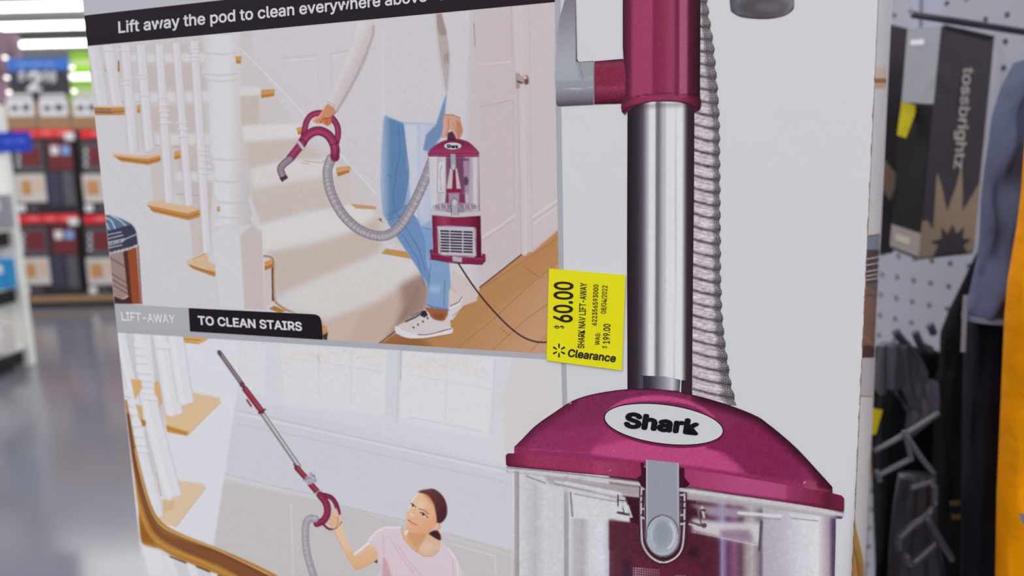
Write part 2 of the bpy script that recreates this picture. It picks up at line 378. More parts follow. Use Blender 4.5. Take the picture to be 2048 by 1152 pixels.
# newel post
A.fill([(405, 60), (480, 60), (480, 330), (520, 445), (526, 620), (443, 615), (420, 450), (430, 320)], (213, 210, 213), sg=1.5)
NP = []
for y, xl, xr in [(70, 412, 470), (86, 420, 460), (92, 407, 474), (100, 407, 478), (108, 412, 474), (118, 410, 472), (135, 405, 474), (143, 403, 476), (150, 405, 478), (156, 412, 474), (163, 417, 474), (200, 417, 478), (260, 419, 485), (308, 421, 488), (312, 424, 494), (324, 424, 494), (330, 430, 490), (350, 430, 492), (358, 434, 488), (364, 428, 498), (385, 429, 500), (402, 437, 496), (408, 440, 500), (418, 436, 502), (428, 438, 504), (440, 436, 500), (452, 424, 512)]:
    NP.append((y, xl, xr))
A.fill([(a, y) for y, a, b in NP]+[(b, y) for y, a, b in NP[::-1]], hstops([(400, (206, 203, 205)), (425, (219, 218, 222)), (455, (222, 221, 225)), (480, (210, 204, 204)), (500, (202, 193, 191))]), sg=.8)
for y, a, b in [(106, 408, 474), (148, 408, 475), (160, 416, 474), (318, 426, 492), (362, 432, 494), (404, 438, 496), (434, 440, 500)]: A.stroke([(a, y), ((a+b)/2, y+3), (b, y-1)], 3, (201, 195, 196), .8, 1.3)
A.fill([(423, 465), (452, 452), (480, 470), (490, 618), (440, 614)], (216, 215, 220), sg=1)
A.fill([(480, 470), (505, 450), (524, 462), (529, 620), (489, 618)], (204, 192, 188), sg=1)
A.stroke([(424, 464), (452, 450), (505, 450), (524, 462)], 4, (210, 205, 206), .7, 1.5)
# carpet edge and wood at the newel
A.fill([(529, 540), (543, 536), (546, 600), (529, 620)], (212, 198, 192), sg=1)
A.fill([(529, 524), (548, 516), (549, 533), (530, 541)], (208, 150, 84)); A.fill([(529, 534), (549, 526), (549, 533), (530, 541)], (170, 110, 50), .8)
A.fill([(543, 537), (549, 530), (548, 600), (544, 604)], (95, 60, 35)); 
A.stroke(cr([(528, 512), (540, 515), (548, 524), (549, 560), (551, 598), (562, 612), (590, 626)]), 4.5, (196, 172, 152), 1, .8)
A.stroke(cr([(528, 512), (539, 513), (546, 521), (546, 560), (547, 596), (556, 610), (580, 624)]), 1.6, (120, 82, 50), .9, .6)
A.fill([(538, 618), (548, 611), (572, 622), (560, 626)], (178, 122, 62))
A.fill([(643, 650), (652, 652), (656, 664), (645, 672)], (205, 150, 100)); A.fill([(645, 671), (656, 664), (654, 680), (648, 680)], (60, 45, 40))
# wood tread ends
def tread(top, fr, fr2=None):
    A.fill(top, (218, 186, 152), sg=.8); A.fill(fr, (196, 138, 76), sg=.6)
    if fr2: A.fill(fr2, (178, 118, 58), sg=.6)
tread([(223, 306), (262, 310), (300, 311), (320, 306), (321, 314), (295, 320), (232, 315)], [(226, 311), (260, 315), (296, 318), (321, 311), (321, 323), (296, 330), (242, 323)]); A.stroke([(236, 317), (294, 325), (321, 318)], 1.8, (140, 90, 45), .9)
tread([(291, 405), (325, 400), (350, 408), (380, 412), (405, 418), (378, 430), (330, 420)], [(293, 409), (340, 420), (376, 427), (406, 417), (406, 431), (378, 441), (306, 424)]); A.stroke([(302, 419), (376, 435), (406, 425)], 2, (158, 104, 52), .9)
tread([(371, 522), (412, 508), (416, 508), (417, 522), (431, 530), (431, 544), (385, 530)], [(373, 526), (400, 536), (431, 543), (430, 554), (386, 538)]); A.stroke([(380, 532), (430, 549)], 1.8, (150, 98, 50), .9)
A.stroke([(385, 518), (415, 506)], 1.5, (175, 130, 85), .8)
for q in ([(179, 128), (186, 130), (186, 144), (180, 144)], [(209, 127), (212, 128), (213, 144), (210, 144)], [(236, 122), (239, 124), (239, 143), (236, 142)], [(274, 211), (282, 209), (280, 226), (275, 226)], [(348, 304), (362, 300), (362, 316), (349, 319)], [(470, 113), (484, 112), (481, 127), (473, 127)], [(522, 180), (550, 178), (548, 192), (523, 196)], [(593, 256), (606, 253), (606, 268), (596, 269)], [(434, 414), (440, 412), (439, 424), (435, 422)]):
    A.fill(q, (208, 152, 92), sg=.6)
    q = np.array(q, float); A.fill([q[3]*.6+q[0]*.4, q[2]*.6+q[1]*.4, q[2], q[3]], (186, 122, 58), .9, sg=.5)
A.stroke([(237, 122), (238, 143)], 2.2, (110, 75, 60), .9); A.stroke([(240, 145), (240, 175)], 2.5, (214, 195, 185), .8, 1)
A.stroke([(222, 124), (232, 122)], 1.5, (208, 196, 190), .8)
for a_ in ([(272, 203), (284, 203)], [(296, 207), (300, 213)], [(243, 203), (247, 205)], [(311, 290), (320, 292)], [(345, 293), (362, 294)], [(354, 388), (364, 389), (402, 391)], [(645, 322), (670, 328)], [(603, 326), (618, 328)], [(608, 322), (645, 326)]): A.stroke(a_, 1.5, (170, 140, 125), .7, .6)
A.fill([(672, 335), (703, 331), (702, 340), (674, 352)], (212, 160, 105)); A.fill([(674, 345), (699, 340), (699, 345), (676, 353)], (180, 120, 65))
A.fill([(700, 407), (752, 413), (752, 419), (712, 417)], (200, 155, 110)); A.fill([(762, 507), (772, 497), (812, 503), (828, 519), (790, 512)], (196, 148, 92))
A.fill([(756, 438), (762, 436), (765, 445)], (150, 95, 60))
# balusters
for (xa, ya, xb, yb, wd) in [(186, 92, 205, 215, 22), (215, 92, 234, 212, 20), (250, 92, 266, 304, 17), (281, 92, 298, 300, 17), (318, 90, 338, 404, 15), (352, 88, 378, 410, 14), (388, 84, 414, 505, 15)]:
    rb = lambda g: [(xa-g/2, ya), (xb-g/2, yb), (xb, yb+2), (xb+g/2, yb-2), (xa+g/2, ya-4)]; A.fill(rb(wd+4), (197, 188, 188), .75, sg=1.5); A.fill(rb(wd), (216, 214, 218), 1, sg=.8); A.stroke([(xa-wd*.2, ya), (xb-wd*.2, yb)], wd*.35, (222, 221, 225), .8, 1.2)
for x, y, wd in [(252, 168, 20), (255, 158, 18), (283, 155, 18), (284, 148, 18), (289, 190, 18), (325, 195, 17), (327, 210, 15), (328, 222, 17), (330, 232, 15), (331, 246, 20), (363, 245, 18), (365, 258, 20), (367, 272, 16), (388, 96, 20), (389, 104, 14), (389, 112, 20), (390, 120, 16), (405, 299, 20), (407, 308, 22), (409, 320, 18), (410, 334, 22), (412, 346, 18), (218, 100, 20), (249, 100, 20)]:
    A.stroke([(x-wd/2, y), (x+wd/2, y-1)], 3.4, (219, 218, 221), .9, .9); A.stroke([(x-wd/2, y+3), (x+wd/2, y+2)], 1.8, (200, 192, 194), .8, .8)
A.fill([(186, 212), (252, 212), (252, 218), (186, 220)], (214, 206, 200))
tread([(188, 212), (250, 212), (250, 218), (188, 220)], [(188, 216), (222, 216), (249, 215), (249, 230), (189, 231)]); A.fill([(188, 215), (222, 216), (224, 228), (189, 226)], (165, 118, 84)); A.stroke([(189, 224), (224, 225), (249, 222)], 2, (120, 82, 58), .8)
A.fill([(186, 231), (250, 231), (252, 246), (188, 246)], (212, 210, 214), sg=.6)
# stool and rug at the left
A.fill([(206, 430), (222, 430), (244, 438), (262, 447), (270, 456), (274, 480), (215, 500)], (92, 116, 142), sg=.8)
for a_ in ([(205, 434), (222, 441), (232, 462)], [(212, 446), (218, 458)], [(222, 431), (240, 441), (252, 452)]): A.stroke(cr(a_), 3, (188, 200, 212), .9, .8)
A.fill([(211, 464), (240, 455), (262, 449), (272, 462), (276, 488), (262, 494), (216, 506)], (58, 60, 82), sg=.6)
for a_ in ([(213, 470), (242, 464)], [(214, 478), (246, 470)], [(215, 491), (246, 483)], [(216, 496), (244, 490)], [(246, 480), (272, 469)]): A.stroke(a_, 2.2, (196, 196, 206), .9, .6)
A.stroke([(215, 486), (248, 479)], 4.5, (190, 186, 188), .9, .6); A.stroke([(224, 486), (227, 485)], 2, (70, 60, 70)); A.stroke([(238, 483), (241, 482)], 2, (70, 60, 70))
for k in range(14): A.stroke([(217+k*4, 503-k*.9), (218+k*4, 509-k*.9)], 1.2, (165, 155, 155) if k % 2 else (90, 85, 95), .9)
A.fill([(218, 508), (246, 503), (258, 590), (244, 598), (226, 592)], (158, 136, 132), sg=.8)
for y in (515, 545, 556, 566): A.stroke([(219, y), (256, y+22)], 2.5, (105, 84, 84), .8, .8)
A.fill([(246, 503), (256, 500), (266, 606), (258, 606)], (84, 48, 38), sg=.5); A.fill([(256, 500), (273, 494), (281, 608), (264, 608)], (152, 76, 44), sg=.6)
A.stroke([(276, 492), (283, 607)], 3, (110, 60, 48), .8, 1); A.fill([(226, 592), (246, 599), (260, 592), (266, 608), (228, 608)], (72, 42, 38), sg=.6)
# wall details at the right
for a_, c_, w_ in [([(476, 90), (560, 175), (660, 285), (758, 400)], (203, 199, 202), 2.5), ([(480, 96), (565, 182), (752, 388)], (222, 220, 224), 3), ([(487, 90), (600, 200), (765, 380)], (204, 200, 204), 1.5), ([(640, 225), (760, 330)], (203, 197, 202), 2), ([(568, 116), (632, 110)], (198, 192, 192), 2), ([(578, 121), (630, 117)], (222, 220, 222), 2), ([(660, 108), (697, 101)], (198, 190, 190), 2), ([(661, 108), (664, 180)], (204, 198, 201), 2), ([(666, 112), (700, 106)], (220, 216, 220), 2), ([(540, 78), (625, 68)], (204, 200, 204), 1.6), ([(745, 98), (762, 96)], (200, 192, 196), 2), ([(636, 110), (638, 180)], (206, 201, 205), 2)]: A.stroke(cr(a_), w_, c_, .8, 1)
for a_, c_, w_ in [([(948, 47), (950, 92)], (150, 136, 136), 1.8), ([(1022, 14), (1024, 118)], (193, 182, 186), 2.2), ([(1030, 14), (1034, 140)], (214, 208, 212), 4), ([(958, 129), (1020, 124)], (220, 212, 214), 3), ([(960, 214), (1026, 200)], (186, 172, 174), 2), ([(1026, 200), (1028, 420)], (196, 184, 187), 2), ([(1036, 180), (1042, 510)], (196, 184, 186), 2.5), ([(1046, 180), (1052, 506)], (214, 206, 208), 5), ([(1058, 10), (1064, 500)], (200, 190, 194), 2), ([(962, 476), (1000, 452), (1030, 430)], (222, 214, 214), 4), ([(960, 484), (1030, 438)], (190, 176, 176), 1.5), ([(1066, 434), (1118, 398)], (222, 216, 218), 4), ([(1066, 441), (1118, 405)], (188, 176, 178), 1.5), ([(1067, 447), (1118, 412)], (218, 212, 213), 3), ([(932, 118), (940, 114)], (190, 176, 178), 2)]: A.stroke(a_, w_, c_, .85, .9)
A.fill([(1031, 146), (1040, 147), (1040, 177), (1032, 178)], (170, 152, 146), sg=.7); A.fill(ell(1052, 160, 6.5, 10), (160, 135, 130), sg=.7); A.fill(ell(1053, 163, 3.5, 6), (105, 75, 72), sg=.7); A.fill(ell(1042, 158, 5, 7), (178, 160, 156), sg=.6); A.stroke([(1036, 163), (1044, 166)], 4, (90, 66, 66), .9); A.fill(ell(1050, 155, 2.5, 3), (222, 214, 212), sg=.6)
# floor
FL0 = [(1125, 453), (1066, 504), (1056, 505), (1052, 511), (1041, 510), (959, 575), (953, 602), (943, 600), (926, 612), (905, 640), (820, 650), (757, 690), (1130, 730)]
A.fill(FL0, lgrad((900, 600), (182, 130, 80), (1110, 700), (203, 160, 128)), sg=.5)
A.fill([(1125, 455), (1125, 520), (1000, 610), (930, 665), (900, 665), (958, 600), (1060, 512)], (184, 134, 84), .7, sg=5)
A.fill([(757, 690), (810, 655), (860, 690), (850, 715)], (150, 96, 56), .8, sg=4)
for a_ in ([(1122, 520), (1062, 568), (985, 640), (912, 698)], [(1122, 590), (1050, 640), (985, 700)], [(1122, 640), (1062, 702)], [(960, 580), (1125, 470)], [(1050, 535), (1075, 552)], [(930, 612), (905, 632)], [(1090, 680), (1122, 655)], [(1000, 655), (1020, 672)]): A.stroke(a_, 1.3, (150, 100, 62), .7, .6)
A.stroke([(1043, 509), (958, 576)], 2.2, (70, 40, 30), 1, .6); A.stroke([(955, 578), (953, 602)], 1.5, (170, 140, 125), .8); A.stroke([(757, 688), (800, 655)], 2.5, (95, 60, 42), .9, 1)
A.fill([(905, 540), (959, 575), (953, 602), (926, 612), (900, 590)], (209, 196, 192), sg=1)
# --- person
A.fill([(742, 40), (870, 26), (940, 20), (938, 100), (932, 160), (929, 215), (922, 236), (888, 230), (873, 248), (862, 247), (800, 245), (778, 237), (762, 232), (764, 150), (752, 90)], (211, 206, 212), sg=1.2)
A.fill([(714, 44), (746, 42), (749, 70), (729, 128), (705, 176), (673, 226), (668, 212), (654, 204), (667, 177), (687, 133), (705, 88)], lgrad((690, 130), (218, 211, 213), (722, 145), (196, 184, 184)), sg=.9)
A.stroke(cr([(747, 52), (745, 72), (724, 128), (700, 176), (674, 222)]), 5, (178, 164, 162), .7, 1); A.stroke([(654, 203), (665, 208), (671, 214)], 1.2, (170, 150, 145), .8)
A.stroke([(765, 60), (766, 232)], 3, (222, 218, 220), .7, 2)
A.fill([(868, 27), (883, 26), (893, 60), (899, 105), (898, 150), (893, 187), (886, 172), (876, 110), (871, 60)], (186, 172, 171), sg=.8)
A.fill([(873, 28), (883, 28), (893, 66), (890, 72), (880, 70), (874, 55)], (158, 140, 136), .9, sg=1); A.fill([(888, 108), (899, 104), (897, 125), (889, 128)], (160, 142, 142), .8, sg=1.2)
A.fill([(868, 27), (872, 27), (874, 60), (880, 110), (889, 165), (892, 186), (886, 174), (876, 112), (869, 60)], (206, 199, 200), sg=.6)
A.stroke(cr([(898, 105), (900, 150), (894, 190), (889, 228)]), 1.3, (190, 180, 182), .8)
for y in range(60, 236, 6): A.stroke([(772, y), (866, y-3)], 1, (206, 202, 205), .35, .8)
# jeans
A.fill([(770, 230), (800, 244), (872, 248), (893, 186), (889, 230), (886, 262), (870, 292), (862, 320), (862, 440), (893, 460), (900, 560), (901, 600), (897, 618), (852, 610), (857, 577), (843, 548), (817, 508), (795, 475), (776, 446), (764, 400), (764, 300)], (150, 172, 205), sg=1.2)
A.fill([(768, 232), (806, 246), (812, 290), (817, 352), (808, 409), (780, 450), (766, 430), (760, 380), (762, 300)], lgrad((758, 330), (186, 196, 214), (782, 330), (98, 134, 176)), sg=1.2)
A.fill([(808, 247), (836, 248), (840, 330), (836, 450), (822, 430), (818, 352), (812, 290)], (203, 206, 219), sg=2); A.fill([(836, 246), (874, 248), (864, 320), (862, 440), (840, 452), (834, 330)], (190, 198, 216), sg=2.5); A.fill([(842, 250), (850, 250), (846, 430), (838, 440)], (200, 204, 218), .8, sg=2)
A.fill([(893, 186), (889, 230), (884, 272), (868, 292), (862, 304), (846, 300), (852, 270), (873, 248)], (118, 143, 182), sg=1.2)
A.fill([(776, 446), (812, 408), (836, 440), (851, 478), (853, 526), (864, 560), (862, 577), (843, 548), (817, 508), (795, 475)], (112, 146, 190), sg=.9)
A.fill([(846, 455), (893, 462), (901, 560), (900, 600), (897, 620), (870, 620), (853, 610), (857, 577), (862, 540), (853, 500)], (132, 162, 200), sg=.9)
A.stroke(cr([(796, 250), (800, 300), (790, 360), (788, 412), (812, 455), (838, 500), (850, 540)]), 1.6, (70, 98, 140), .6, .8); A.stroke(cr([(806, 250), (812, 300), (817, 350), (808, 405)]), 2, (75, 105, 150), .7, 1)
for a_ in ([(775, 430), (800, 418), (812, 410)], [(778, 440), (806, 430)], [(776, 350), (786, 356)], [(806, 470), (836, 520), (848, 570)], [(858, 612), (896, 618)], [(890, 560), (888, 612)], [(845, 456), (862, 458)], [(857, 577), (861, 530)]): A.stroke(a_, 2, (78, 108, 152), .6, .9)
A.fill(ell(870, 578, 12, 9), (172, 192, 216), .7, sg=3); A.stroke([(853, 608), (870, 618), (898, 620)], 2.4, (92, 126, 172), .9, .7); A.fill([(862, 440), (880, 440), (880, 460), (862, 460)], (168, 180, 205), .6, sg=2)
# shoes
A.fill([(898, 578), (912, 584), (925, 598), (924, 604), (906, 620), (897, 618)], (214, 200, 194), sg=.7); A.stroke([(924, 596), (919, 607), (900, 617)], 5.5, (224, 218, 220), 1, .6); A.stroke([(924, 594), (918, 604), (901, 612)], 1.4, (50, 40, 45), .9, .5); A.stroke([(902, 574), (912, 586)], 1.5, (190, 170, 162), .8)
A.fill([(850, 614), (896, 620), (895, 634), (888, 643), (868, 640), (858, 632)], (160, 96, 66), sg=.7); A.fill([(866, 626), (890, 628), (884, 640), (870, 638)], (134, 76, 52), .7, sg=1.5)
A.fill(cr([(790, 660), (797, 650), (812, 644), (832, 634), (848, 622), (858, 626), (862, 634), (874, 641), (888, 641), (896, 630), (900, 640), (902, 655), (902, 666), (880, 670), (850, 676), (820, 676), (798, 670)], True, 4), (214, 203, 203), sg=.6)
A.fill(cr([(790, 660), (792, 652), (808, 662), (838, 668), (870, 664), (903, 655), (903, 667), (880, 671), (850, 676), (820, 677), (798, 671)], True, 4), (224, 219, 222), sg=.6)
A.stroke(cr([(836, 669), (856, 669), (880, 663), (903, 657)]), 1.4, (45, 38, 48), .95, .4); A.stroke(cr([(795, 669), (815, 677), (850, 677), (902, 668)]), 1.5, (120, 85, 60), .8, .7)
A.stroke([(812, 643), (832, 634), (845, 625)], 3, (62, 50, 60), .9, .6); A.fill([(844, 622), (851, 621), (856, 630), (849, 635), (841, 632)], (42, 40, 62)); A.stroke([(822, 632), (846, 622)], 1.3, (70, 55, 60), .8, .4)
for x, y in [(827, 655), (836, 649), (846, 643), (855, 636)]: A.fill(ell(x, y, 2, 2, n=10), (50, 42, 50))
A.stroke(cr([(838, 638), (822, 650), (819, 658)]), 1, (190, 175, 175), .8)
# cord
A.stroke(cr([(917, 527), (935, 555), (960, 590), (990, 625), (1020, 655), (1048, 675), (1075, 684), (1098, 684)]), 3, (62, 36, 36), 1, .4)
# hose
hp = cr([(662, 318), (655, 345), (663, 388), (688, 432), (724, 462), (765, 472), (795, 457), (822, 418), (845, 370), (864, 322)], n=16)
def hose(Rr, hp, w_, out, mid, hi, step, rib):
    Rr.stroke(hp, w_+2.4, out, 1, .6); Rr.stroke(hp, w_, mid, 1, .6); d = np.gradient(hp, axis=0); d /= np.linalg.norm(d, axis=1)[:, None]; nn = np.stack([-d[:, 1], d[:, 0]], 1)
    Rr.stroke(hp+nn*w_*.12, w_*.4, hi, .8, 1.4); s_ = np.r_[0, np.cumsum(np.linalg.norm(np.diff(hp, axis=0), axis=1))]
    for t in np.arange(step, s_[-1], step):
        i = min(np.searchsorted(s_, t), len(hp)-1); q = hp[i]; Rr.stroke([q-nn[i]*w_/2+d[i]*1.5, q+nn[i]*.1*w_-d[i]*.5, q+nn[i]*w_/2+d[i]*1.5], 1.3, rib, .62, .5)
hose(A, hp, 17, (118, 108, 116), (164, 156, 164), (196, 190, 198), 4.4, (122, 112, 122))
# wand handle
def tubep(Rr, pts, w_, out, mid, hi, closed=False, ow=2.2):
    q = cr(pts, closed, 8); Rr.stroke(q, w_+ow, out, 1, .5); Rr.stroke(q, w_-.6, mid, 1, .6); d = np.gradient(q, axis=0); d /= np.linalg.norm(d, axis=1)[:, None]+1e-9; nn = np.stack([d[:, 1], -d[:, 0]], 1); Rr.stroke(q-nn*w_*.08, w_*.35, hi, .7, 1.2)
BG, BGD, BGH = (146, 46, 86), (84, 22, 50), (176, 74, 116)
tubep(A, [(607, 276), (609, 262), (613, 244), (622, 231), (637, 226), (654, 228), (667, 239), (675, 254), (676, 270), (673, 284)], 9.5, BGD, BG, BGH)
tubep(A, [(603, 288), (612, 274), (626, 264), (640, 262), (655, 269), (665, 282), (670, 296), (670, 314)], 16, BGD, BG, BGH)
A.stroke([(660, 291), (676, 285)], 1.5, BGD, .9); A.fill([(661, 309), (678, 302), (673, 320)], BG); A.stroke([(662, 309), (672, 320), (677, 300)], 2, BGD, .9)
tubep(A, [(604, 287), (581, 316)], 14, BGD, BG, BGH); A.stroke([(596, 284), (608, 299)], 6.5, (190, 184, 190), 1, .5); A.stroke([(594, 285), (605, 301)], 1, (120, 105, 115), .8)
tubep(A, [(580, 318), (562, 335), (566, 353)], 12, (84, 62, 76), (146, 124, 138), (164, 144, 156)); A.fill([(559, 356), (573, 350), (576, 356), (564, 364)], (74, 40, 54))
A.fill([(655, 207), (668, 215), (672, 224), (662, 236), (663, 247), (655, 252), (645, 247), (634, 247), (625, 242), (630, 236), (641, 228), (648, 217)], (208, 142, 108), sg=.7)
A.fill([(646, 236), (662, 236), (663, 247), (655, 252), (646, 246)], (202, 112, 72), .9, sg=.8); A.stroke([(648, 216), (640, 232), (628, 241)], 2.5, (226, 176, 150), .8, .9); A.stroke([(655, 236), (653, 248)], 1.2, (150, 80, 56), .8); A.stroke([(672, 224), (660, 236), (646, 237), (641, 245)], 1.6, (140, 72, 52), .8)
# hand on the pod's handle, and the pod
A.fill([(895, 266), (905, 262), (912, 272), (913, 286), (894, 286)], (78, 48, 66), sg=.5)
A.fill([(888, 228), (905, 229), (921, 235), (923, 250), (926, 262), (922, 272), (919, 281), (913, 280), (908, 268), (901, 258), (896, 264), (893, 275), (884, 276), (882, 272), (888, 262), (885, 245)], (208, 158, 136), sg=.7)
A.fill([(912, 240), (922, 245), (926, 262), (920, 276), (914, 276)], (184, 116, 92), .7, sg=1.2); A.stroke([(897, 238), (897, 256), (893, 270)], 1.6, (176, 116, 92), .8); A.stroke([(905, 246), (914, 266)], 1.2, (180, 122, 100), .7); A.stroke([(888, 229), (906, 230), (920, 236)], 1.5, (140, 100, 86), .7, .6); A.stroke([(890, 240), (889, 258), (886, 272)], 2, (230, 190, 170), .7, 1)
A.fill([(857, 313), (958, 313), (960, 424), (862, 424)], hstops([(856, (165, 158, 166)), (860, (206, 202, 208)), (872, (210, 206, 212)), (876, (188, 182, 190)), (890, (206, 203, 208)), (893, (140, 110, 130)), (925, (128, 92, 118)), (932, (196, 186, 200)), (940, (176, 158, 176)), (950, (214, 210, 214)), (956, (190, 182, 190)), (960, (120, 108, 118))]), sg=.4)
A.fill([(893, 316), (938, 316), (936, 385), (895, 388)], (116, 62, 92), .85, sg=1.5); A.fill([(900, 336), (914, 336), (922, 378), (893, 378)], (196, 188, 190), sg=.8); A.fill([(906, 340), (911, 340), (913, 380), (904, 380)], (130, 30, 62), sg=.5)
A.fill([(892, 378), (923, 378), (922, 386), (893, 386)], (140, 34, 68), sg=.5); A.fill([(893, 388), (924, 388), (932, 408), (890, 408)], (120, 40, 74), .9, sg=1.2); A.fill([(897, 386), (919, 386), (918, 410), (898, 410)], (176, 166, 176), .8, sg=1)
A.fill([(926, 322), (937, 322), (938, 388), (930, 388)], (168, 146, 168), .9, sg=1); A.fill(ell(932, 362, 5, 9), (84, 58, 84), .9, sg=.8); A.fill([(920, 388), (930, 388), (930, 404), (922, 404)], (128, 48, 88), .9, sg=.8)
A.fill([(876, 325), (888, 325), (884, 384), (877, 384)], (218, 216, 220), .8, sg=.8); A.stroke([(876, 322), (874, 384), (890, 386)], 1, (150, 142, 152), .8); A.stroke([(944, 330), (944, 410)], 1.2, (168, 158, 170), .8); A.stroke([(884, 330), (880, 345), (882, 380)], 1.5, (110, 92, 108), .5)
A.fill(ell(911, 414, 46, 9), (158, 148, 160), .85, sg=1); 
for k in range(22): A.stroke([(868+k*4, 408+rng.uniform(-2, 3)), (870+k*4, 417)], 1.6, (104, 90, 104) if k % 3 else (205, 200, 206), .6)
A.fill([(862, 419), (912, 426), (961, 421), (961, 432), (912, 435), (864, 430)], (198, 194, 202), sg=.5); A.stroke([(862, 419), (912, 426), (961, 421)], 1, (140, 132, 142), .8); A.stroke([(864, 430), (912, 435), (961, 432)], 1, (110, 80, 98), .8)
A.fill([(864, 431), (912, 435), (961, 432), (963, 515), (914, 521), (867, 508)], hstops([(863, (96, 26, 52)), (874, (140, 42, 76)), (890, (160, 58, 92)), (905, (128, 34, 66)), (930, (134, 40, 72)), (945, (118, 30, 60)), (961, (84, 18, 44))]), sg=.4)
A.fill([(874, 452), (900, 451), (949, 454), (952, 457), (953, 512), (948, 515), (882, 510), (877, 506)], (194, 191, 200), sg=.5); A.stroke([(874, 452), (949, 454), (953, 512), (882, 511), (874, 453)], 1, (96, 62, 84), .8)
for k in range(8):
    y = 462+k*5.7
    for xa, xb in ((881+k*.2, 898.5), (901, 924), (927, 945)): A.stroke([(xa+1, y+(xa-881)*.04), (xb-1, y+(xb-881)*.04)], 3.1, (46, 34, 46), 1, .4)
A.fill([(859, 500), (866, 499), (868, 508), (914, 520), (962, 514), (966, 507), (971, 509), (971, 522), (964, 529), (925, 528), (862, 518)], (126, 34, 68), sg=.5); A.stroke([(860, 518), (905, 526), (964, 529), (971, 521)], 1.3, (70, 14, 36), .9); A.stroke([(860, 506), (905, 515), (966, 518)], 1.4, (168, 76, 110), .8)
A.fill([(905, 512), (924, 515), (924, 526), (905, 524)], (184, 178, 192), sg=.4); A.stroke([(906, 523), (923, 525)], 1.4, (60, 46, 62), .9)
A.fill(cr([(856, 308), (862, 300), (870, 292), (887, 283), (912, 279), (934, 284), (948, 295), (958, 306)], n=6).tolist()+[(958, 312), (912, 314), (856, 312)], vgrad(279, (116, 26, 62), 308, (164, 58, 102)), sg=.5); A.stroke([(856, 307), (958, 307)], 1.2, (96, 22, 54), .9); A.stroke([(857, 312), (958, 313)], 1.5, (80, 16, 44), .8)
A.stroke(cr([(856, 306), (862, 299), (870, 291), (887, 282), (912, 278), (934, 283), (948, 294), (958, 305)], n=6), 1.2, (70, 18, 40), .8)
A.fill(ell(905.5, 292, 18.5, 8), (96, 24, 54)); A.fill(ell(905.5, 292, 17.5, 7.2), (206, 202, 206))
A.fill([(901, 308), (911, 308), (912, 334), (909, 340), (904, 340), (901, 334)], (164, 160, 172), sg=.4); A.stroke([(900, 316), (901, 336), (907, 341), (913, 336), (913, 316)], 1, (84, 72, 84), .9); A.fill(ell(906.5, 334, 3.6, 5.5), (186, 184, 194)); A.fill([(903, 398), (906, 396), (912, 397), (916, 402), (916, 431), (905, 431)], (172, 168, 178), sg=.4); A.stroke([(903, 432), (902, 402), (908, 396), (916, 402), (917, 430)], 1, (84, 68, 84), .9); A.fill(ell(909.5, 405, 4, 6), (194, 192, 202))
A.a *= .948; X_ = np.clip((np.arange(A.W)+150-925)/40, 0, 1)[None, :, None]; Y_ = np.clip((600-(np.arange(A.H)-10))/100, 0, 1)[:, None, None]; A.a *= 1-X_*Y_*np.array([.0, .022, .022]); A.grain(1.4); A.grain(.8, 1.2)
TB = lambda x: 92-.0941*(x-175)
GL = lambda x: 654+.0626*(x-232)                # photo's lower edge, top of the grey rule
top_photo = grid('printed_photo', [(LX(93)+.4, TB(173)), (1110, TB(1110)), (1122.5, GL(1122)), (LX(654)+.4, GL(233))], 1.45, A, BOX)
tag(top_photo, 'printed photo of a person carrying a burgundy vacuum pod down white stairs')
text('Shark', (893.5, 295.5), (916.5, 296.5), (893.5, 288.6), (24, 18, 26), top_photo, bold=.03, layer=2)
del A

# ------------------------------------------------------------------ lower photograph (person reaching up with the wand)
B = Ras(220, 650, 1145, 1225, (203, 203, 209))
B.fill([(470, 670), (1140, 700), (1140, 960), (1010, 935), (475, 790)], (208, 208, 214), sg=6)
B.fill([(440, 960), (640, 1000), (1030, 1105), (1040, 1230), (400, 1230)], (194, 189, 188), sg=3); B.fill([(455, 830), (700, 880), (1020, 960), (1020, 1085), (700, 1010), (445, 945)], (201, 201, 207), sg=4)
B.fill([(1030, 700), (1130, 710), (1130, 840), (1010, 920), (1000, 800)], (207, 203, 203), sg=5)
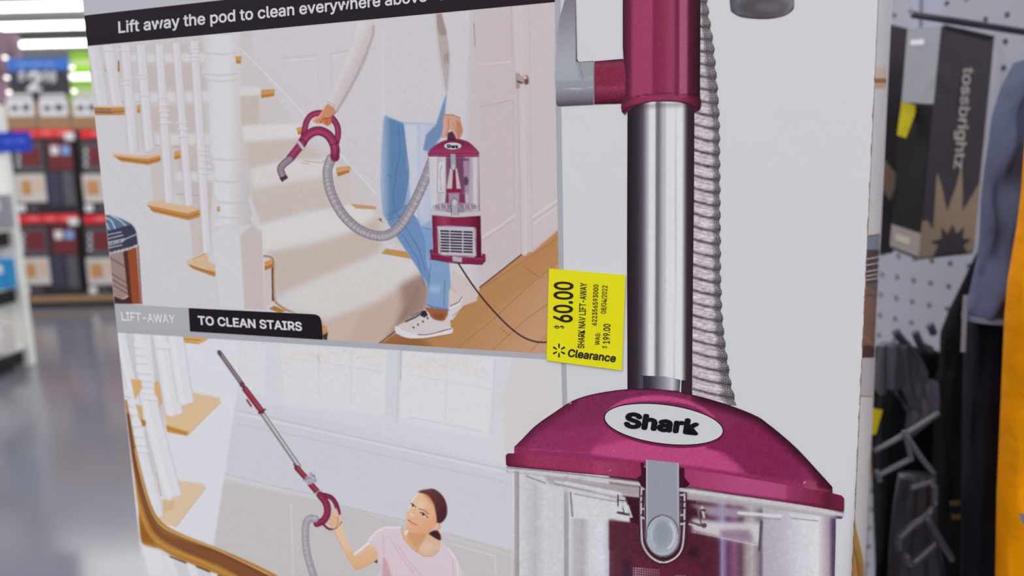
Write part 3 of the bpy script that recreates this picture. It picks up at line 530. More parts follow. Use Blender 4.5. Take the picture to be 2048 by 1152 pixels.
# windows
B.fill([(562, 690), (775, 704), (768, 832), (570, 812)], (214, 214, 219), sg=2); B.fill([(806, 704), (988, 716), (975, 876), (800, 846)], (215, 215, 221), sg=2); B.fill([(475, 688), (535, 690), (532, 790), (486, 780)], (212, 212, 218), sg=2)
for k in range(420):
    x = random.choice([rng.uniform(565, 772), rng.uniform(810, 980)]); y = 686+(x-565)*.06+abs(rng.normal(0, 24))+8; y = min(y, 752+(x-565)*.1)
    B.fill(ell(x, y, rng.uniform(2, 7), rng.uniform(1, 4), n=9), random.choice([(216, 200, 188), (224, 216, 208), (212, 206, 206), (222, 206, 190)]), .5, sg=1.3)
for a_, w_, c_ in [([(540, 680), (540, 800)], 18, (206, 208, 214)), ([(786, 700), (780, 850)], 24, (203, 205, 211)), ([(798, 704), (794, 850)], 3, (190, 192, 199)), ([(802, 700), (801, 760)], 1.5, (150, 152, 160)), ([(637, 694), (637, 790)], 4, (205, 206, 213)), ([(702, 700), (702, 806)], 4, (205, 206, 213)), ([(894, 708), (890, 850)], 5, (207, 208, 215)), ([(636, 712), (640, 726)], 3, (190, 188, 190)), ([(568, 714), (770, 744)], 2, (200, 202, 208)), ([(812, 748), (980, 778)], 2, (202, 204, 210)), ([(990, 712), (984, 860)], 3, (198, 200, 207)), ([(1000, 716), (988, 880)], 2.5, (204, 205, 212)), ([(560, 814), (700, 838), (800, 862)], 3, (201, 202, 208)), ([(800, 836), (970, 866)], 2.5, (205, 207, 216)), ([(818, 835), (842, 838), (880, 846)], 2, (190, 192, 204)), ([(890, 847), (966, 863)], 2, (194, 196, 208)), ([(478, 800), (560, 816)], 3, (204, 204, 210)), ([(490, 745), (530, 740)], 2, (205, 206, 212)), ([(480, 730), (534, 780)], 2, (208, 209, 216))]: B.stroke(a_, w_, c_, .8, 1)
B.fill([(566, 800), (770, 832), (968, 876), (972, 910), (780, 860), (562, 820)], (208, 208, 219), .7, sg=4)
for a_, c_, w_ in [([(480, 822), (540, 835), (740, 880), (1010, 938)], (188, 184, 188), 2), ([(480, 828), (1010, 944)], (214, 214, 220), 3), ([(474, 848), (566, 866), (800, 918), (1010, 964)], (190, 186, 190), 1.8), ([(450, 948), (540, 970), (640, 992)], (188, 182, 184), 2.2), ([(450, 960), (600, 996)], (196, 190, 190), 1.8), ([(684, 1012), (813, 1042)], (182, 178, 182), 2.2), ([(688, 1036), (760, 1052)], (198, 188, 186), 2), ([(892, 1066), (1026, 1104)], (184, 178, 180), 2.2), ([(900, 1076), (1026, 1112)], (204, 200, 200), 2), ([(552, 990), (556, 1140)], (192, 187, 186), 3), ([(582, 1010), (586, 1150)], (206, 203, 202), 3), ([(912, 1100), (994, 1124), (996, 1152)], (192, 188, 186), 2), ([(1024, 1100), (1024, 1152)], (205, 200, 196), 4), ([(905, 1088), (990, 1112), (992, 1150)], (214, 211, 210), 2)]: B.stroke(a_, w_, c_, .85, .9)
# stringer wall, treads
B.fill([(238, 665), (478, 680), (476, 770), (452, 930), (426, 1100), (240, 1060)], (214, 214, 222), sg=1.2)
B.fill([(245, 668), (330, 672), (340, 800), (300, 1000), (270, 800)], (200, 196, 198), sg=3)
WD, WT = (196, 142, 72), (214, 184, 146)
B.fill([(340, 671), (425, 673), (404, 686), (345, 681)], (206, 162, 98), sg=.8); B.stroke([(341, 676), (400, 681)], 2.5, (178, 118, 44), .9, .6); B.stroke([(341, 681), (398, 687)], 2.5, (182, 122, 50), .9, .6); B.fill([(242, 661), (260, 662), (260, 667), (246, 666)], (150, 100, 50)); B.fill([(287, 664), (300, 664), (300, 671), (290, 670)], (176, 116, 52)); B.fill([(327, 668), (331, 668), (330, 678), (325, 672)], (150, 100, 60))
B.fill([(262, 760), (318, 762), (326, 800), (310, 840), (282, 850)], (204, 164, 112), sg=.9); B.fill([(272, 812), (284, 808), (291, 850), (284, 854)], (186, 124, 48), .9, sg=1)
B.fill([(385, 785), (441, 796), (440, 803), (376, 868), (334, 850), (330, 832), (360, 812)], WT, sg=.9); B.fill([(332, 849), (378, 864), (374, 872), (334, 864)], WD, sg=.7); B.stroke([(334, 856), (374, 868)], 1.6, (150, 100, 40), .8, .6); B.stroke([(376, 869), (440, 805)], 2.2, (205, 160, 100), .9, .8)
B.fill([(352, 960), (408, 968), (410, 977), (352, 1054), (316, 1046), (318, 1030), (340, 1010)], (216, 190, 160), sg=.9); B.fill([(324, 998), (352, 1003), (344, 1020), (326, 1024)], (206, 168, 124), .8, sg=1.5); B.stroke([(352, 1052), (411, 976)], 2, (196, 166, 132), .9, .8); B.stroke([(370, 990), (398, 968)], 1.5, (206, 184, 160), .8)
B.stroke([(312, 945), (322, 992)], 2.5, (186, 150, 110), .8, .9)
# balusters
for pts, w_ in [([(238, 660), (256, 742), (272, 812), (284, 905), (316, 1032)], 20), ([(283, 662), (290, 740), (302, 830), (345, 992)], 34), ([(322, 666), (340, 780), (348, 828)], 34), ([(350, 672), (362, 750), (372, 806)], 30)]:
    rb = lambda g: [(x-g/2, y) for x, y in pts]+[(pts[-1][0], pts[-1][1]+3)]+[(x+g/2, y-2) for x, y in pts[::-1]]; B.fill(rb(w_+4), (190, 187, 192), .85, sg=1.1); B.fill(rb(w_), (214, 214, 222), 1, sg=.7); B.stroke(np.array(pts)-[w_*.2, 0], w_*.3, (223, 223, 230), .8, 1.5)
def turned(R_, segs, c1=(219, 219, 227), c2=(188, 186, 194)):
    for (x, y, hw, hh) in segs: R_.fill(ell(x, y, hw, hh, 8), c1, 1, sg=.8); R_.stroke([(x-hw*.9, y+hh), (x+hw*.9, y+hh+2)], 1.6, c2, .9, .8)
B.fill([(275, 700), (262, 770), (268, 806), (282, 806), (280, 760)], (206, 188, 160), .0)
turned(B, [(279, 690, 12, 6), (283, 704, 11, 7), (284, 720, 12, 7), (288, 738, 14, 9), (292, 756, 12, 6), (296, 770, 13, 5), (297, 782, 12, 5), (300, 794, 15, 6), (326, 690, 15, 7), (258, 786, 9, 7), (261, 806, 10, 6), (268, 822, 11, 8), (272, 845, 11, 8), (277, 868, 11, 6), (279, 884, 13, 7), (284, 900, 12, 5)])
for q in ([(262, 758), (282, 760), (285, 775), (270, 800), (266, 780)], [(308, 764), (318, 766), (322, 800), (310, 790)], [(271, 808), (284, 812), (288, 848), (280, 842)]): B.fill(q, (204, 164, 112), .95, sg=.8)
B.fill([(282, 838), (292, 842), (291, 853), (284, 852)], (160, 104, 52), .9, sg=.8)
# handrail
ho = cr([(248, 800), (258, 860), (268, 945), (276, 1010), (284, 1085), (320, 1098), (352, 1116), (430, 1150), (520, 1200)]); hi_ = cr([(254, 800), (263, 850), (280, 930), (300, 1002), (322, 1042), (360, 1066), (430, 1094), (500, 1124), (570, 1160), (620, 1200)])
B.fill(list(ho)+list(hi_[::-1]), (172, 122, 58), sg=.8)
mid = cr([(256, 830), (270, 930), (290, 1010), (318, 1066), (372, 1094), (450, 1122), (540, 1172)]); B.stroke(mid, np.interp(np.arange(len(mid)), [0, 10, 20, 28, 36], [6, 9, 14, 26, 32]), (124, 76, 46), .95, 2.2)
B.stroke(cr([(256, 830), (272, 930), (294, 1000), (322, 1056), (372, 1082), (450, 1110), (560, 1166)]), 5, (88, 54, 34), .5, 2); B.stroke(cr([(270, 900), (290, 985), (316, 1044), (360, 1070), (430, 1098), (540, 1150)]), 2.5, (214, 178, 120), .8, 1)
B.stroke(cr([(270, 960), (278, 1010), (300, 1068), (340, 1098), (400, 1122), (470, 1156)]), 3, (200, 150, 74), .8, 1.3); B.fill([(278, 1030), (292, 1060), (312, 1090), (284, 1084)], (140, 86, 34), .8, sg=2)
B.fill([(280, 1087), (320, 1099), (352, 1117), (430, 1152), (450, 1230), (290, 1230)], (206, 204, 208), sg=1); 
for q in ([(284, 1092), (322, 1104), (346, 1160), (300, 1160)], [(326, 1108), (344, 1118), (360, 1160), (346, 1160)], [(373, 1124), (390, 1131), (400, 1160), (382, 1160)], [(420, 1143), (440, 1150), (446, 1160), (426, 1160)]): B.fill(q, (218, 218, 227), sg=1)
for a_ in ([(340, 1113), (372, 1126)], [(393, 1133), (418, 1143)], [(436, 1150), (470, 1164)]): B.stroke(a_, 2.6, (70, 32, 24), .95, .6)
# woman
SK = (224, 190, 160)
B.fill([(665, 1058), (676, 1040), (686, 1052), (692, 1074), (700, 1094), (712, 1109), (742, 1082), (756, 1100), (756, 1118), (736, 1129), (716, 1140), (708, 1136), (690, 1106), (678, 1082)], lgrad((700, 1085), SK, (712, 1140), (214, 168, 124)), sg=.8)
B.stroke([(710, 1108), (741, 1083)], 5, (226, 228, 236), .9, .8); B.stroke(cr([(668, 1062), (684, 1094), (706, 1132), (716, 1139), (750, 1122)]), 2, (206, 150, 104), .6, 1)
B.fill(cr([(736, 1082), (750, 1065), (768, 1054), (802, 1057), (806, 1074), (822, 1096), (845, 1112), (866, 1112), (879, 1098), (880, 1078), (896, 1098), (913, 1122), (916, 1160), (764, 1160), (765, 1132), (754, 1126), (756, 1104)], True, 3), (213, 195, 203), sg=.8)
B.stroke([(738, 1081), (752, 1064), (770, 1055), (800, 1055)], 3.5, (222, 220, 228), .9, 1); B.fill([(766, 1110), (775, 1125), (785, 1160), (764, 1160)], (198, 154, 162), .9, sg=1.5)
for a_ in ([(780, 1075), (800, 1110), (830, 1150)], [(795, 1090), (815, 1120), (845, 1155)], [(766, 1070), (768, 1110)], [(905, 1120), (908, 1152)]): B.stroke(cr(a_), 2.5, (198, 176, 186), .7, 1.2)
B.fill([(748, 1124), (755, 1118), (755, 1127)], (92, 52, 48)); B.stroke(cr([(896, 1096), (914, 1124), (915, 1155)]), 3, (226, 226, 232), .7, 1)
B.fill(cr([(802, 1057), (815, 1062), (850, 1064), (864, 1066), (880, 1080), (879, 1098), (865, 1112), (846, 1112), (822, 1095), (807, 1076)], True, 3), (216, 178, 148), sg=.8)
B.fill([(812, 1060), (858, 1062), (846, 1085), (836, 1102), (816, 1082)], (204, 150, 100), .85, sg=3); B.stroke([(848, 1072), (834, 1102)], 2, (190, 130, 90), .6, 1.2); B.fill(ell(852, 1095, 14, 9), (220, 194, 172), .7, sg=3); B.stroke([(802, 1058), (808, 1078), (826, 1098), (848, 1113), (866, 1112), (878, 1100)], 1.6, (190, 148, 130), .8)
B.fill([(810, 1062), (815, 1058), (817, 1063), (812, 1071), (808, 1068)], (222, 222, 226), .9)
B.fill(cr([(858, 1066), (872, 1060), (880, 1068), (882, 1079), (877, 1080), (862, 1071)], True, 3), (66, 34, 38), sg=.7)
B.fill(cr([(838, 984), (852, 979), (868, 978), (884, 990), (893, 1008), (894, 1028), (887, 1042), (876, 1047), (864, 1040), (850, 1000)], True, 4), lgrad((860, 980), (96, 56, 54), (890, 1040), (70, 32, 40)), sg=.7)
B.fill(ell(875, 1053, 6.5, 7.5), (226, 178, 142), sg=.6); B.stroke([(879, 1048), (880, 1055), (875, 1060)], 1.3, (190, 120, 88), .8)
B.fill(cr([(832, 990), (842, 986), (856, 992), (867, 1008), (872, 1028), (873, 1046), (864, 1060), (852, 1066), (836, 1067), (820, 1064), (812, 1057), (814, 1048), (812, 1036), (812, 1027), (819, 1016), (824, 1002)], True, 5), lgrad((820, 1000), (228, 190, 160), (866, 1062), (216, 158, 116)), sg=.7)
B.fill([(842, 986), (858, 992), (868, 1008), (872, 1026), (866, 1012), (856, 1000)], (196, 130, 84), .7, sg=1.5); B.stroke(cr([(833, 990), (824, 1003), (818, 1018)]), 2, (226, 230, 236), .8, .9); B.stroke(cr([(836, 984), (848, 980), (862, 982)]), 2.2, (110, 76, 66), .6, 1)
B.stroke([(822, 1006), (828, 1010), (831, 1014)], 1.5, (110, 70, 52), .7, .5); B.fill(ell(828, 1014, 4.2, 2.2, 55), (228, 220, 216), .9, sg=.4); B.fill(ell(826, 1011, 2.2, 2.4), (58, 32, 30), .95, sg=.4); B.stroke([(822, 1008), (826, 1008), (831, 1015)], 1.3, (70, 42, 38), .9, .4); B.stroke([(838, 1018), (848, 1020), (857, 1028)], 1.8, (120, 74, 54), .8, .6); B.fill(ell(848, 1031, 5.4, 2.6, 36), (228, 218, 212), .9, sg=.4); B.fill(ell(846.5, 1029, 2.6, 2.6), (52, 30, 28), .95, sg=.4); B.stroke([(840, 1025), (847, 1026), (855, 1035)], 1.5, (66, 40, 36), .95, .4)
B.stroke(cr([(832, 1016), (824, 1028), (819, 1034), (824, 1037), (832, 1038)]), 1.6, (206, 148, 118), .7, .8); B.fill(ell(823, 1030, 4, 4), (238, 212, 196), .7, sg=1.2); B.stroke(cr([(817, 1040), (824, 1046), (834, 1050)]), 3.2, (196, 92, 84), .9, .6); B.stroke(cr([(818, 1043), (826, 1048), (834, 1051)]), 1, (220, 180, 160), .6); B.fill(ell(838, 1044, 9, 7), (226, 168, 140), .5, sg=2.5); B.fill(ell(843, 1010, 9, 7, 20), (234, 204, 182), .6, sg=3)
# wand
def rod(a, b, w_, c, out=(70, 34, 44), h=None):
    B.stroke([a, b], w_+1.8, out, 1, .5); B.stroke([a, b], w_-.6, c, 1, .5)
    if h is not None:
        d = unit(np.array(b, float)-a); n_ = np.array([-d[1], d[0]])*w_*-.12; B.stroke([np.array(a)+n_, np.array(b)+n_], w_*.35, h, .9, .7)
rod((439, 705), (486, 771), 7, (122, 108, 120), (84, 70, 80), (146, 132, 142)); B.stroke([(437, 702), (441, 710)], 4, (70, 56, 66), .9); B.fill(ell(484, 769, 5, 6), (90, 62, 72), .9)
rod((524, 826), (597, 932), 7.5, (150, 146, 150), (84, 76, 82), (214, 212, 216)); rod((490, 778), (523, 822), 9.5, (138, 46, 62), (76, 22, 36), (162, 72, 86)); B.stroke([(494, 800), (502, 812)], 4, (130, 40, 58), .9); B.stroke([(518, 826), (530, 819)], 4, (96, 30, 44), .9)
rod((594, 936), (612, 956), 9, (136, 44, 60), (76, 22, 36), (162, 72, 86)); B.stroke([(588, 928), (593, 938)], 3, (80, 40, 50), .9); rod((621, 968), (638, 988), 10, (132, 40, 58), (76, 22, 36), (160, 70, 86))
B.fill([(606, 960), (622, 944), (630, 950), (632, 964), (617, 970)], (166, 162, 174), sg=.5); B.stroke([(606, 960), (628, 952)], 1.4, (90, 84, 100), .8); B.stroke([(616, 950), (630, 958)], 1.6, (220, 218, 226), .8); B.stroke([(628, 950), (632, 963)], 2, (110, 106, 122), .7)
B.stroke([(632, 988), (643, 981)], 4.5, (196, 190, 198), 1, .5)
tubep(B, [(648, 990), (662, 995), (672, 1008), (677, 1026)], 7, BGD, (120, 34, 66), (140, 56, 84)); tubep(B, [(640, 990), (652, 1006), (655, 1024), (648, 1040), (634, 1047)], 12, BGD, (132, 38, 70), (150, 58, 90)); B.stroke(cr([(646, 1048), (658, 1058), (672, 1055), (682, 1044)]), 4, (96, 30, 52), 1, .5)
B.fill([(666, 1024), (670, 1016), (674, 1018), (678, 1030), (684, 1042), (676, 1054), (666, 1058), (655, 1050), (660, 1040)], (224, 180, 150), sg=.6); 
for a_ in ([(664, 1030), (672, 1038)], [(660, 1038), (670, 1046)], [(658, 1046), (667, 1052)]): B.stroke(a_, 1.4, (190, 134, 104), .8)
B.stroke(cr([(675, 1034), (676, 1044), (672, 1053)]), 1.8, (150, 90, 70), .7)
h2 = cr([(630, 1038), (618, 1038), (612, 1050), (611, 1075), (614, 1105), (622, 1135), (632, 1165)], n=12); hose(B, h2, 12, (130, 122, 132), (164, 158, 170), (192, 188, 198), 3.4, (140, 132, 144))
B.a -= np.clip(B.a-212, 0, 99)*.3; B.grain(1.4); B.grain(.8, 1.2)
GB = lambda x: 664.5+.0626*(x-232)
bot_photo = grid('printed_photo', [(LX(664)+.5, GB(232)), (1123.3, GB(1123)), (1132, 1205), (LX(1205)+.5, 1205)], 1.5, B, BOX)
tag(bot_photo, 'printed photo of a person in a pink shirt reaching up with a wand')
del B
# ------------------------------------------------------------------ banner, tag, rules
def ln(x, x0, y0, m_): return y0+m_*(x-x0)
bt = [(LX(30)+.3, 31), (1110, 31-.112*(1110-168)), (1110, 4), (LX(92)+.3, 92)]
shape('printed_margin', [(LX(-70), -70), (1108, -70), (1110, 31-.112*(1110-168)), (LX(30)+.3, 31)], (178, 179, 185), BOX, layer=1)
ban = shape('printed_banner', bt, (35, 26, 36), BOX, layer=2)
text('Lift away the pod to clean everywhere above', (237, 66.5), (854, 3.2), (236, 43), (206, 204, 210), ban, bold=.018, layer=3); text('the', (874, 1.2), (930, -4.5), (873, -21), (206, 204, 210), ban, bold=.018, layer=3)
shape('printed_rule', [(1108, -70), (1120.5, -70), (1122, 210), (1127, 540), (1134, 800), (1140, 1205), (1131, 1205), (1124.5, 800), (1117, 540), (1111.5, 210), (1109.5, 0)], (163, 165, 172), BOX, layer=2)
shape('printed_rule', [(LX(654), 653.2), (640, 679), (1128, GL(1128)), (1128, GB(1128)+.5), (LX(664), GB(233)+.5)], (166, 167, 174), BOX, layer=2)
tagp = shape('printed_tag', [(LX(607)+.3, 607.5), (377, 616), (380, 663.5), (LX(655)+.3, 655)], (168, 170, 174), BOX, layer=3)
text('LIFT-AWAY', (243.5, 641.5), (351, 647.5), (242, 623.5), (218, 218, 222), tagp, bold=.022, layer=4)
q = [(377, 616), (628, 628.5)]+[tuple(v) for v in cr([(628, 628.5), (636, 631), (641, 637), (643.5, 647)], n=4)[1:]]+[(646, 679.5), (380, 663)]
tp2 = shape('printed_tag', q, (30, 22, 30), BOX, layer=3)
text('TO CLEAN STAIRS', (396.5, 649.5), (604.5, 662.2), (395, 631.5), (214, 214, 220), tp2, bold=.024, layer=4)

# ------------------------------------------------------------------ printed upright vacuum
# grey wand nozzle at the top right
N = Ras(1440, -80, 1600, 50, (0, 0, 0)); N.a[:] = hstops([(1458, (70, 66, 74)), (1475, (104, 102, 110)), (1520, (88, 84, 92)), (1588, (120, 116, 124))])(*np.meshgrid(np.arange(N.W)+1440, np.arange(N.H)-80))
N.fill(ell(1525, 16, 50, 19), (78, 70, 78), .9, sg=5); N.stroke(cr([(1461, 20), (1478, 32), (1525, 38), (1572, 32), (1588, 14)]), 4, (52, 44, 52), .8, 1.5); N.fill(ell(1540, 14, 30, 10), (108, 104, 112), .7, sg=4)
VAC = shape('printed_nozzle', [(1459, -70), (1588, -70), (1588.5, 10)]+[tuple(v) for v in cr([(1587, 18), (1572, 30), (1545, 36.5), (1515, 37.5), (1480, 33), (1462, 22)], n=4)]+[(1460, 8)], N, BOX, sp=4)
# ribbed hose
H = Ras(1385, -80, 1480, 830, (150, 140, 148))
def edge(y): return np.interp(y, [-80, 16, 39, 65, 88, 115, 140, 167, 193, 221, 268, 548, 618, 660, 696, 723, 760, 784, 806], [1413, 1418, 1421, 1425, 1429, 1431, 1433.5, 1436, 1438, 1439.5, 1441, 1443, 1445, 1449, 1453, 1457.5, 1462, 1468, 1474])
X, Y = np.meshgrid(np.arange(H.W)+1385., np.arange(H.H)-80.)
PERH = 25.6; E0 = edge(Y); xr_ = (X-1398)/(E0-1398)
ph = ((Y-8-(X-E0)*.30+6*np.clip(xr_, 0, 1)**2)/PERH) % 1
def worley(X, Y, cs, sy=1.0):
    gx, gy = X/cs, Y/(cs*sy); ix, iy = np.floor(gx).astype(int), np.floor(gy).astype(int); jx = rng.random((256, 256)); jy = rng.random((256, 256)); d1 = np.full(X.shape, 9.); d2 = np.full(X.shape, 9.)
    for a_ in (-1, 0, 1):
        for b_ in (-1, 0, 1):
            u = ix+a_; v = iy+b_; d_ = np.hypot(u+.15+.7*jx[u % 256, v % 256]-gx, v+.15+.7*jy[u % 256, v % 256]-gy); d2 = np.minimum(np.maximum(d1, d_), d2); d1 = np.minimum(d1, d_)
    return np.clip((d2-d1)*2.2, 0, 1)
cell = worley(X+2*np.sin(Y*.11), Y+X*.3, 4.6); streak = gblur(rng.normal(0, 1, (X.shape[0], 40)), 1.0); streak = np.stack([np.interp(np.linspace(0, 39, X.shape[1]), np.arange(40), r_) for r_ in streak]); streak /= streak.std()
base_ = 140+72*np.sin(np.pi*ph)**.6-62*np.exp(-((ph-.03)/.10)**2)-62*np.exp(-((ph-1.0)/.08)**2)-38*np.exp(-((ph-.40)/.045)**2)-14*np.exp(-((ph-.62)/.04)**2)
rt = np.clip((xr_-.50-.10*np.sin(ph*np.pi)-.25*np.clip(1-Y/250, 0, 1)*-1.0)/.16, 0, 1); rt = np.where(Y < 230, np.clip((xr_-.1-.35*np.clip(Y/230, 0, 1))/.2, 0, 1), rt)
lo = 50+22*np.sin(np.pi*ph)-16*np.clip((xr_-.8)/.2, 0, 1)+84*cell*(.55+.45*np.sin(np.pi*ph))
g = base_*(1-rt)+lo*rt+streak*11*(1-rt)-(1-cell)*16*(1-rt)+rng.normal(0, 5, X.shape)
H.a[:] = np.clip(np.stack([g*1.0, g*.945, g*.975], -1), 30, 224)
sc_ = lambda y: edge(y)-3.2*np.abs(np.cos(np.pi*(y-8)/PERH))**3
hm = lambda x, y: (x > 1384+15*(y < 215)) & (x < sc_(y)) & (y < 812)
hs = grid('printed_hose', [(1384, -70), (1480, -70), (1480, 812), (1384, 812)], 1.0, H, BOX, layer=2, mask=hm); del H, X, Y, g
# chrome tube
T = Ras(1240, 180, 1400, 800, (0, 0, 0))
X, Y = np.meshgrid(np.arange(T.W)+1240., np.arange(T.H)+180.)
st = [(1250, (28, 20, 26)), (1262, (40, 30, 38)), (1274, (52, 42, 52)), (1284, (84, 74, 88)), (1292, (150, 144, 156)), (1299, (214, 213, 218)), (1309, (212, 211, 216)), (1312, (110, 104, 110)), (1317, (112, 106, 112)), (1323, (168, 164, 170)), (1330, (196, 194, 200)), (1332, (212, 212, 217)), (1364, (214, 214, 219)), (1369, (120, 112, 122)), (1374, (50, 40, 50)), (1392, (36, 28, 36))]
T.a[:] = hstops(st, -.004, 500)(X, Y); T.stroke([(1331, 200), (1329, 760)], 1.2, (176, 174, 182), .8); T.stroke([(1353, 200), (1349, 770)], 1.6, (170, 168, 176), .85)
for k in range(12): T.stroke([(1240, 212+k), (1400, 204+k)], 1.5, (40, 20, 34), .22*(1-k/12), 1)
T.grain(2.5)
tb = shape('printed_tube', [(1255, 214), (1275, 200), (1300, 194), (1350, 192), (1389, 200), (1388, 400), (1386, 560), (1384, 795), (1300, 795), (1255, 790), (1254, 500)], T, BOX, layer=3, sp=3)
K = Ras(1275, 745, 1370, 800, (40, 32, 42)); K.fill([(1282, 748), (1362, 755), (1362, 782), (1282, 779)], hstops([(1282, (36, 28, 36)), (1300, (60, 52, 64)), (1325, (130, 126, 136)), (1345, (196, 196, 202)), (1358, (90, 84, 96))]), sg=.5); K.stroke([(1284, 752), (1284, 778)], 2, (120, 112, 124), .8)
shape('printed_clip', [(1283, 751), (1330, 753), (1359, 759), (1361, 762), (1359, 785), (1283, 780)], K, tb, layer=4, sp=3); shape('printed_clip', [(1363, 760), (1380, 763), (1379, 790), (1362, 786)], (52, 36, 46), tb, layer=4)
# burgundy collar, arm and grey holder
C = Ras(1230, -80, 1415, 240, (0, 0, 0)); X, Y = np.meshgrid(np.arange(C.W)+1230., np.arange(C.H)-80.)
C.a[:] = hstops([(1242, (40, 18, 28)), (1250, (78, 26, 46)), (1260, (100, 34, 60)), (1266, (150, 58, 94)), (1303, (152, 62, 98)), (1307, (122, 38, 68)), (1325, (132, 44, 76)), (1340, (148, 58, 94)), (1348, (146, 58, 92)), (1350, (112, 38, 66)), (1358, (112, 40, 66)), (1360, (164, 84, 116)), (1373, (158, 80, 110)), (1377, (84, 24, 44)), (1392, (56, 16, 32)), (1402, (34, 12, 24))], -.004, 100)(X, Y)
C.fill([(1230, 205), (1262, 196), (1325, 189), (1402, 196), (1415, 240), (1230, 240)], hstops([(1242, (92, 26, 50)), (1275, (140, 48, 80)), (1360, (142, 52, 84)), (1380, (110, 30, 56)), (1402, (60, 18, 34))]), sg=.6)
C.stroke(cr([(1246, 206), (1262, 196), (1290, 190), (1330, 187), (1375, 190), (1400, 197)]), 1.5, (66, 14, 34), .9); C.stroke(cr([(1242, 226), (1262, 214), (1300, 205), (1340, 203), (1375, 208), (1402, 222)]), 4, (40, 10, 24), .8, 1.6); C.grain(4)
X0 = [(1245.5, -70), (1401.5, -70), (1400, 192)]+[tuple(v) for v in cr([(1401, 197), (1402.5, 206), (1401.5, 216), (1396, 222), (1388, 224)], n=3)]+[tuple(v) for v in cr([(1386, 214), (1362, 205), (1330, 202.5), (1300, 204), (1275, 211), (1256, 222)], n=3)]+[(1250, 230), (1244, 224), (1242, 215), (1243, 208), (1247, 200), (1250, 190), (1252, 150), (1247, 118), (1245.5, 90)]
shape('printed_collar', X0, C, BOX, layer=5, sp=3)
D = Ras(1180, 110, 1265, 220, (0, 0, 0)); X, Y = np.meshgrid(np.arange(D.W)+1180., np.arange(D.H)+110.)
D.a[:] = vgrad(0, (0, 0, 0), 1, (0, 0, 0))(X, Y); ys_ = [116, 122, 128, 140, 172, 178, 200, 209]; cs_ = np.array([(40, 16, 26), (70, 26, 40), (126, 54, 72), (128, 40, 68), (128, 38, 66), (140, 56, 84), (96, 24, 48), (60, 12, 30)], float)
D.a[:] = np.stack([np.interp(Y+(X-1188)*.06, ys_, cs_[:, k]) for k in range(3)], -1); D.grain(4)
shape('printed_arm', [(1188.5, 122.5), (1246, 117.5), (1253, 130), (1257, 160), (1252, 190), (1246, 207), (1188.5, 208.5)], D, BOX, layer=4, sp=3)
G = Ras(1100, -80, 1195, 220, (0, 0, 0)); X, Y = np.meshgrid(np.arange(G.W)+1100., np.arange(G.H)-80.)
ys_ = [-80, 0, 40, 80, 130, 160, 163, 180, 200, 212]; cs_ = np.array([(118, 112, 122), (124, 118, 128), (138, 134, 144), (152, 153, 161), (162, 165, 171), (158, 161, 168), (146, 149, 157), (140, 142, 150), (112, 106, 116), (76, 66, 76)], float)
G.a[:] = np.stack([np.interp(Y+(X-1120)*.03, ys_, cs_[:, k]) for k in range(3)], -1)
G.fill([(1152, 124), (1188, 121), (1188, 150), (1162, 160), (1156, 142)], (142, 142, 150), .7, sg=3); G.stroke([(1153, -80), (1154, 122), (1188, 121)], 3.2, (52, 40, 48), .9, 1); G.stroke([(1128, 179), (1188, 175)], 1.5, (206, 208, 214), .8); G.stroke(cr([(1128, 0), (1117, 40), (1111, 90), (1109, 150), (1112, 205)]), 1.8, (200, 202, 208), .7); G.stroke([(1158, 126), (1162, 145), (1166, 158)], 2.5, (112, 110, 120), .6, 1.2); G.grain(3)
shape('printed_holder', [(1150, -70), (1152.5, 40), (1154, 118), (1158, 123.5), (1187, 121.5), (1187, 209), (1116, 212.5), (1112.5, 208), (1109.5, 150), (1111, 90), (1118, 40), (1129, 0), (1136, -30), (1146, -70)], G, BOX, layer=4, sp=3)

# clear bin
Bn = Ras(1005, 925, 1695, 1215, (198, 196, 202)); X, Y = np.meshgrid(np.arange(Bn.W)+1005., np.arange(Bn.H)+925.)
Bn.a[:] = hstops([(1012, (150, 150, 154)), (1020, (204, 204, 207)), (1027, (214, 214, 216)), (1030, (170, 162, 166)), (1037, (156, 146, 150)), (1040, (206, 205, 208)), (1070, (186, 184, 188)), (1090, (204, 203, 207)), (1127, (200, 200, 204)), (1129, (158, 156, 160)), (1136, (160, 158, 162)), (1139, (206, 206, 209)), (1150, (182, 178, 182)), (1165, (176, 172, 176)), (1180, (204, 204, 208)), (1205, (210, 210, 216)), (1217, (188, 186, 198)), (1220, (92, 52, 62)), (1250, (76, 34, 48)), (1330, (84, 36, 50)), (1400, (72, 30, 44)), (1428, (98, 62, 84)), (1444, (150, 136, 180)), (1456, (100, 66, 92)), (1470, (128, 84, 118)), (1482, (96, 70, 78)), (1492, (150, 138, 142)), (1504, (176, 168, 172)), (1515, (140, 130, 136)), (1522, (110, 96, 110)), (1528, (176, 170, 178)), (1560, (184, 176, 186)), (1600, (206, 204, 210)), (1635, (214, 213, 218)), (1645, (190, 184, 190)), (1658, (160, 148, 158)), (1664, (96, 74, 100)), (1670, (80, 60, 90))])(X, Y)
sl_ = lambda x: 934+.115*(x-1012)+.00004*(x-1012)**2*0+0
top_ = lambda pts, h: pts
Bn.fill([(1045, 945), (1290, 975), (1290, 1010), (1220, 1030), (1140, 1030), (1136, 985), (1060, 965)], (200, 200, 203), .9, sg=4)
Bn.fill([(1085, 950), (1285, 978), (1282, 992), (1180, 982), (1100, 968)], (160, 152, 154), .9, sg=2.5)
Bn.fill([(1142, 990), (1232, 1003), (1258, 1006), (1260, 1045), (1142, 1035)], (204, 205, 208), 1, sg=1.2); Bn.stroke([(1141, 985), (1145, 1033)], 3, (110, 104, 112), .9, .8); Bn.stroke([(1142, 1035), (1218, 1037)], 1.4, (216, 216, 220), .9)
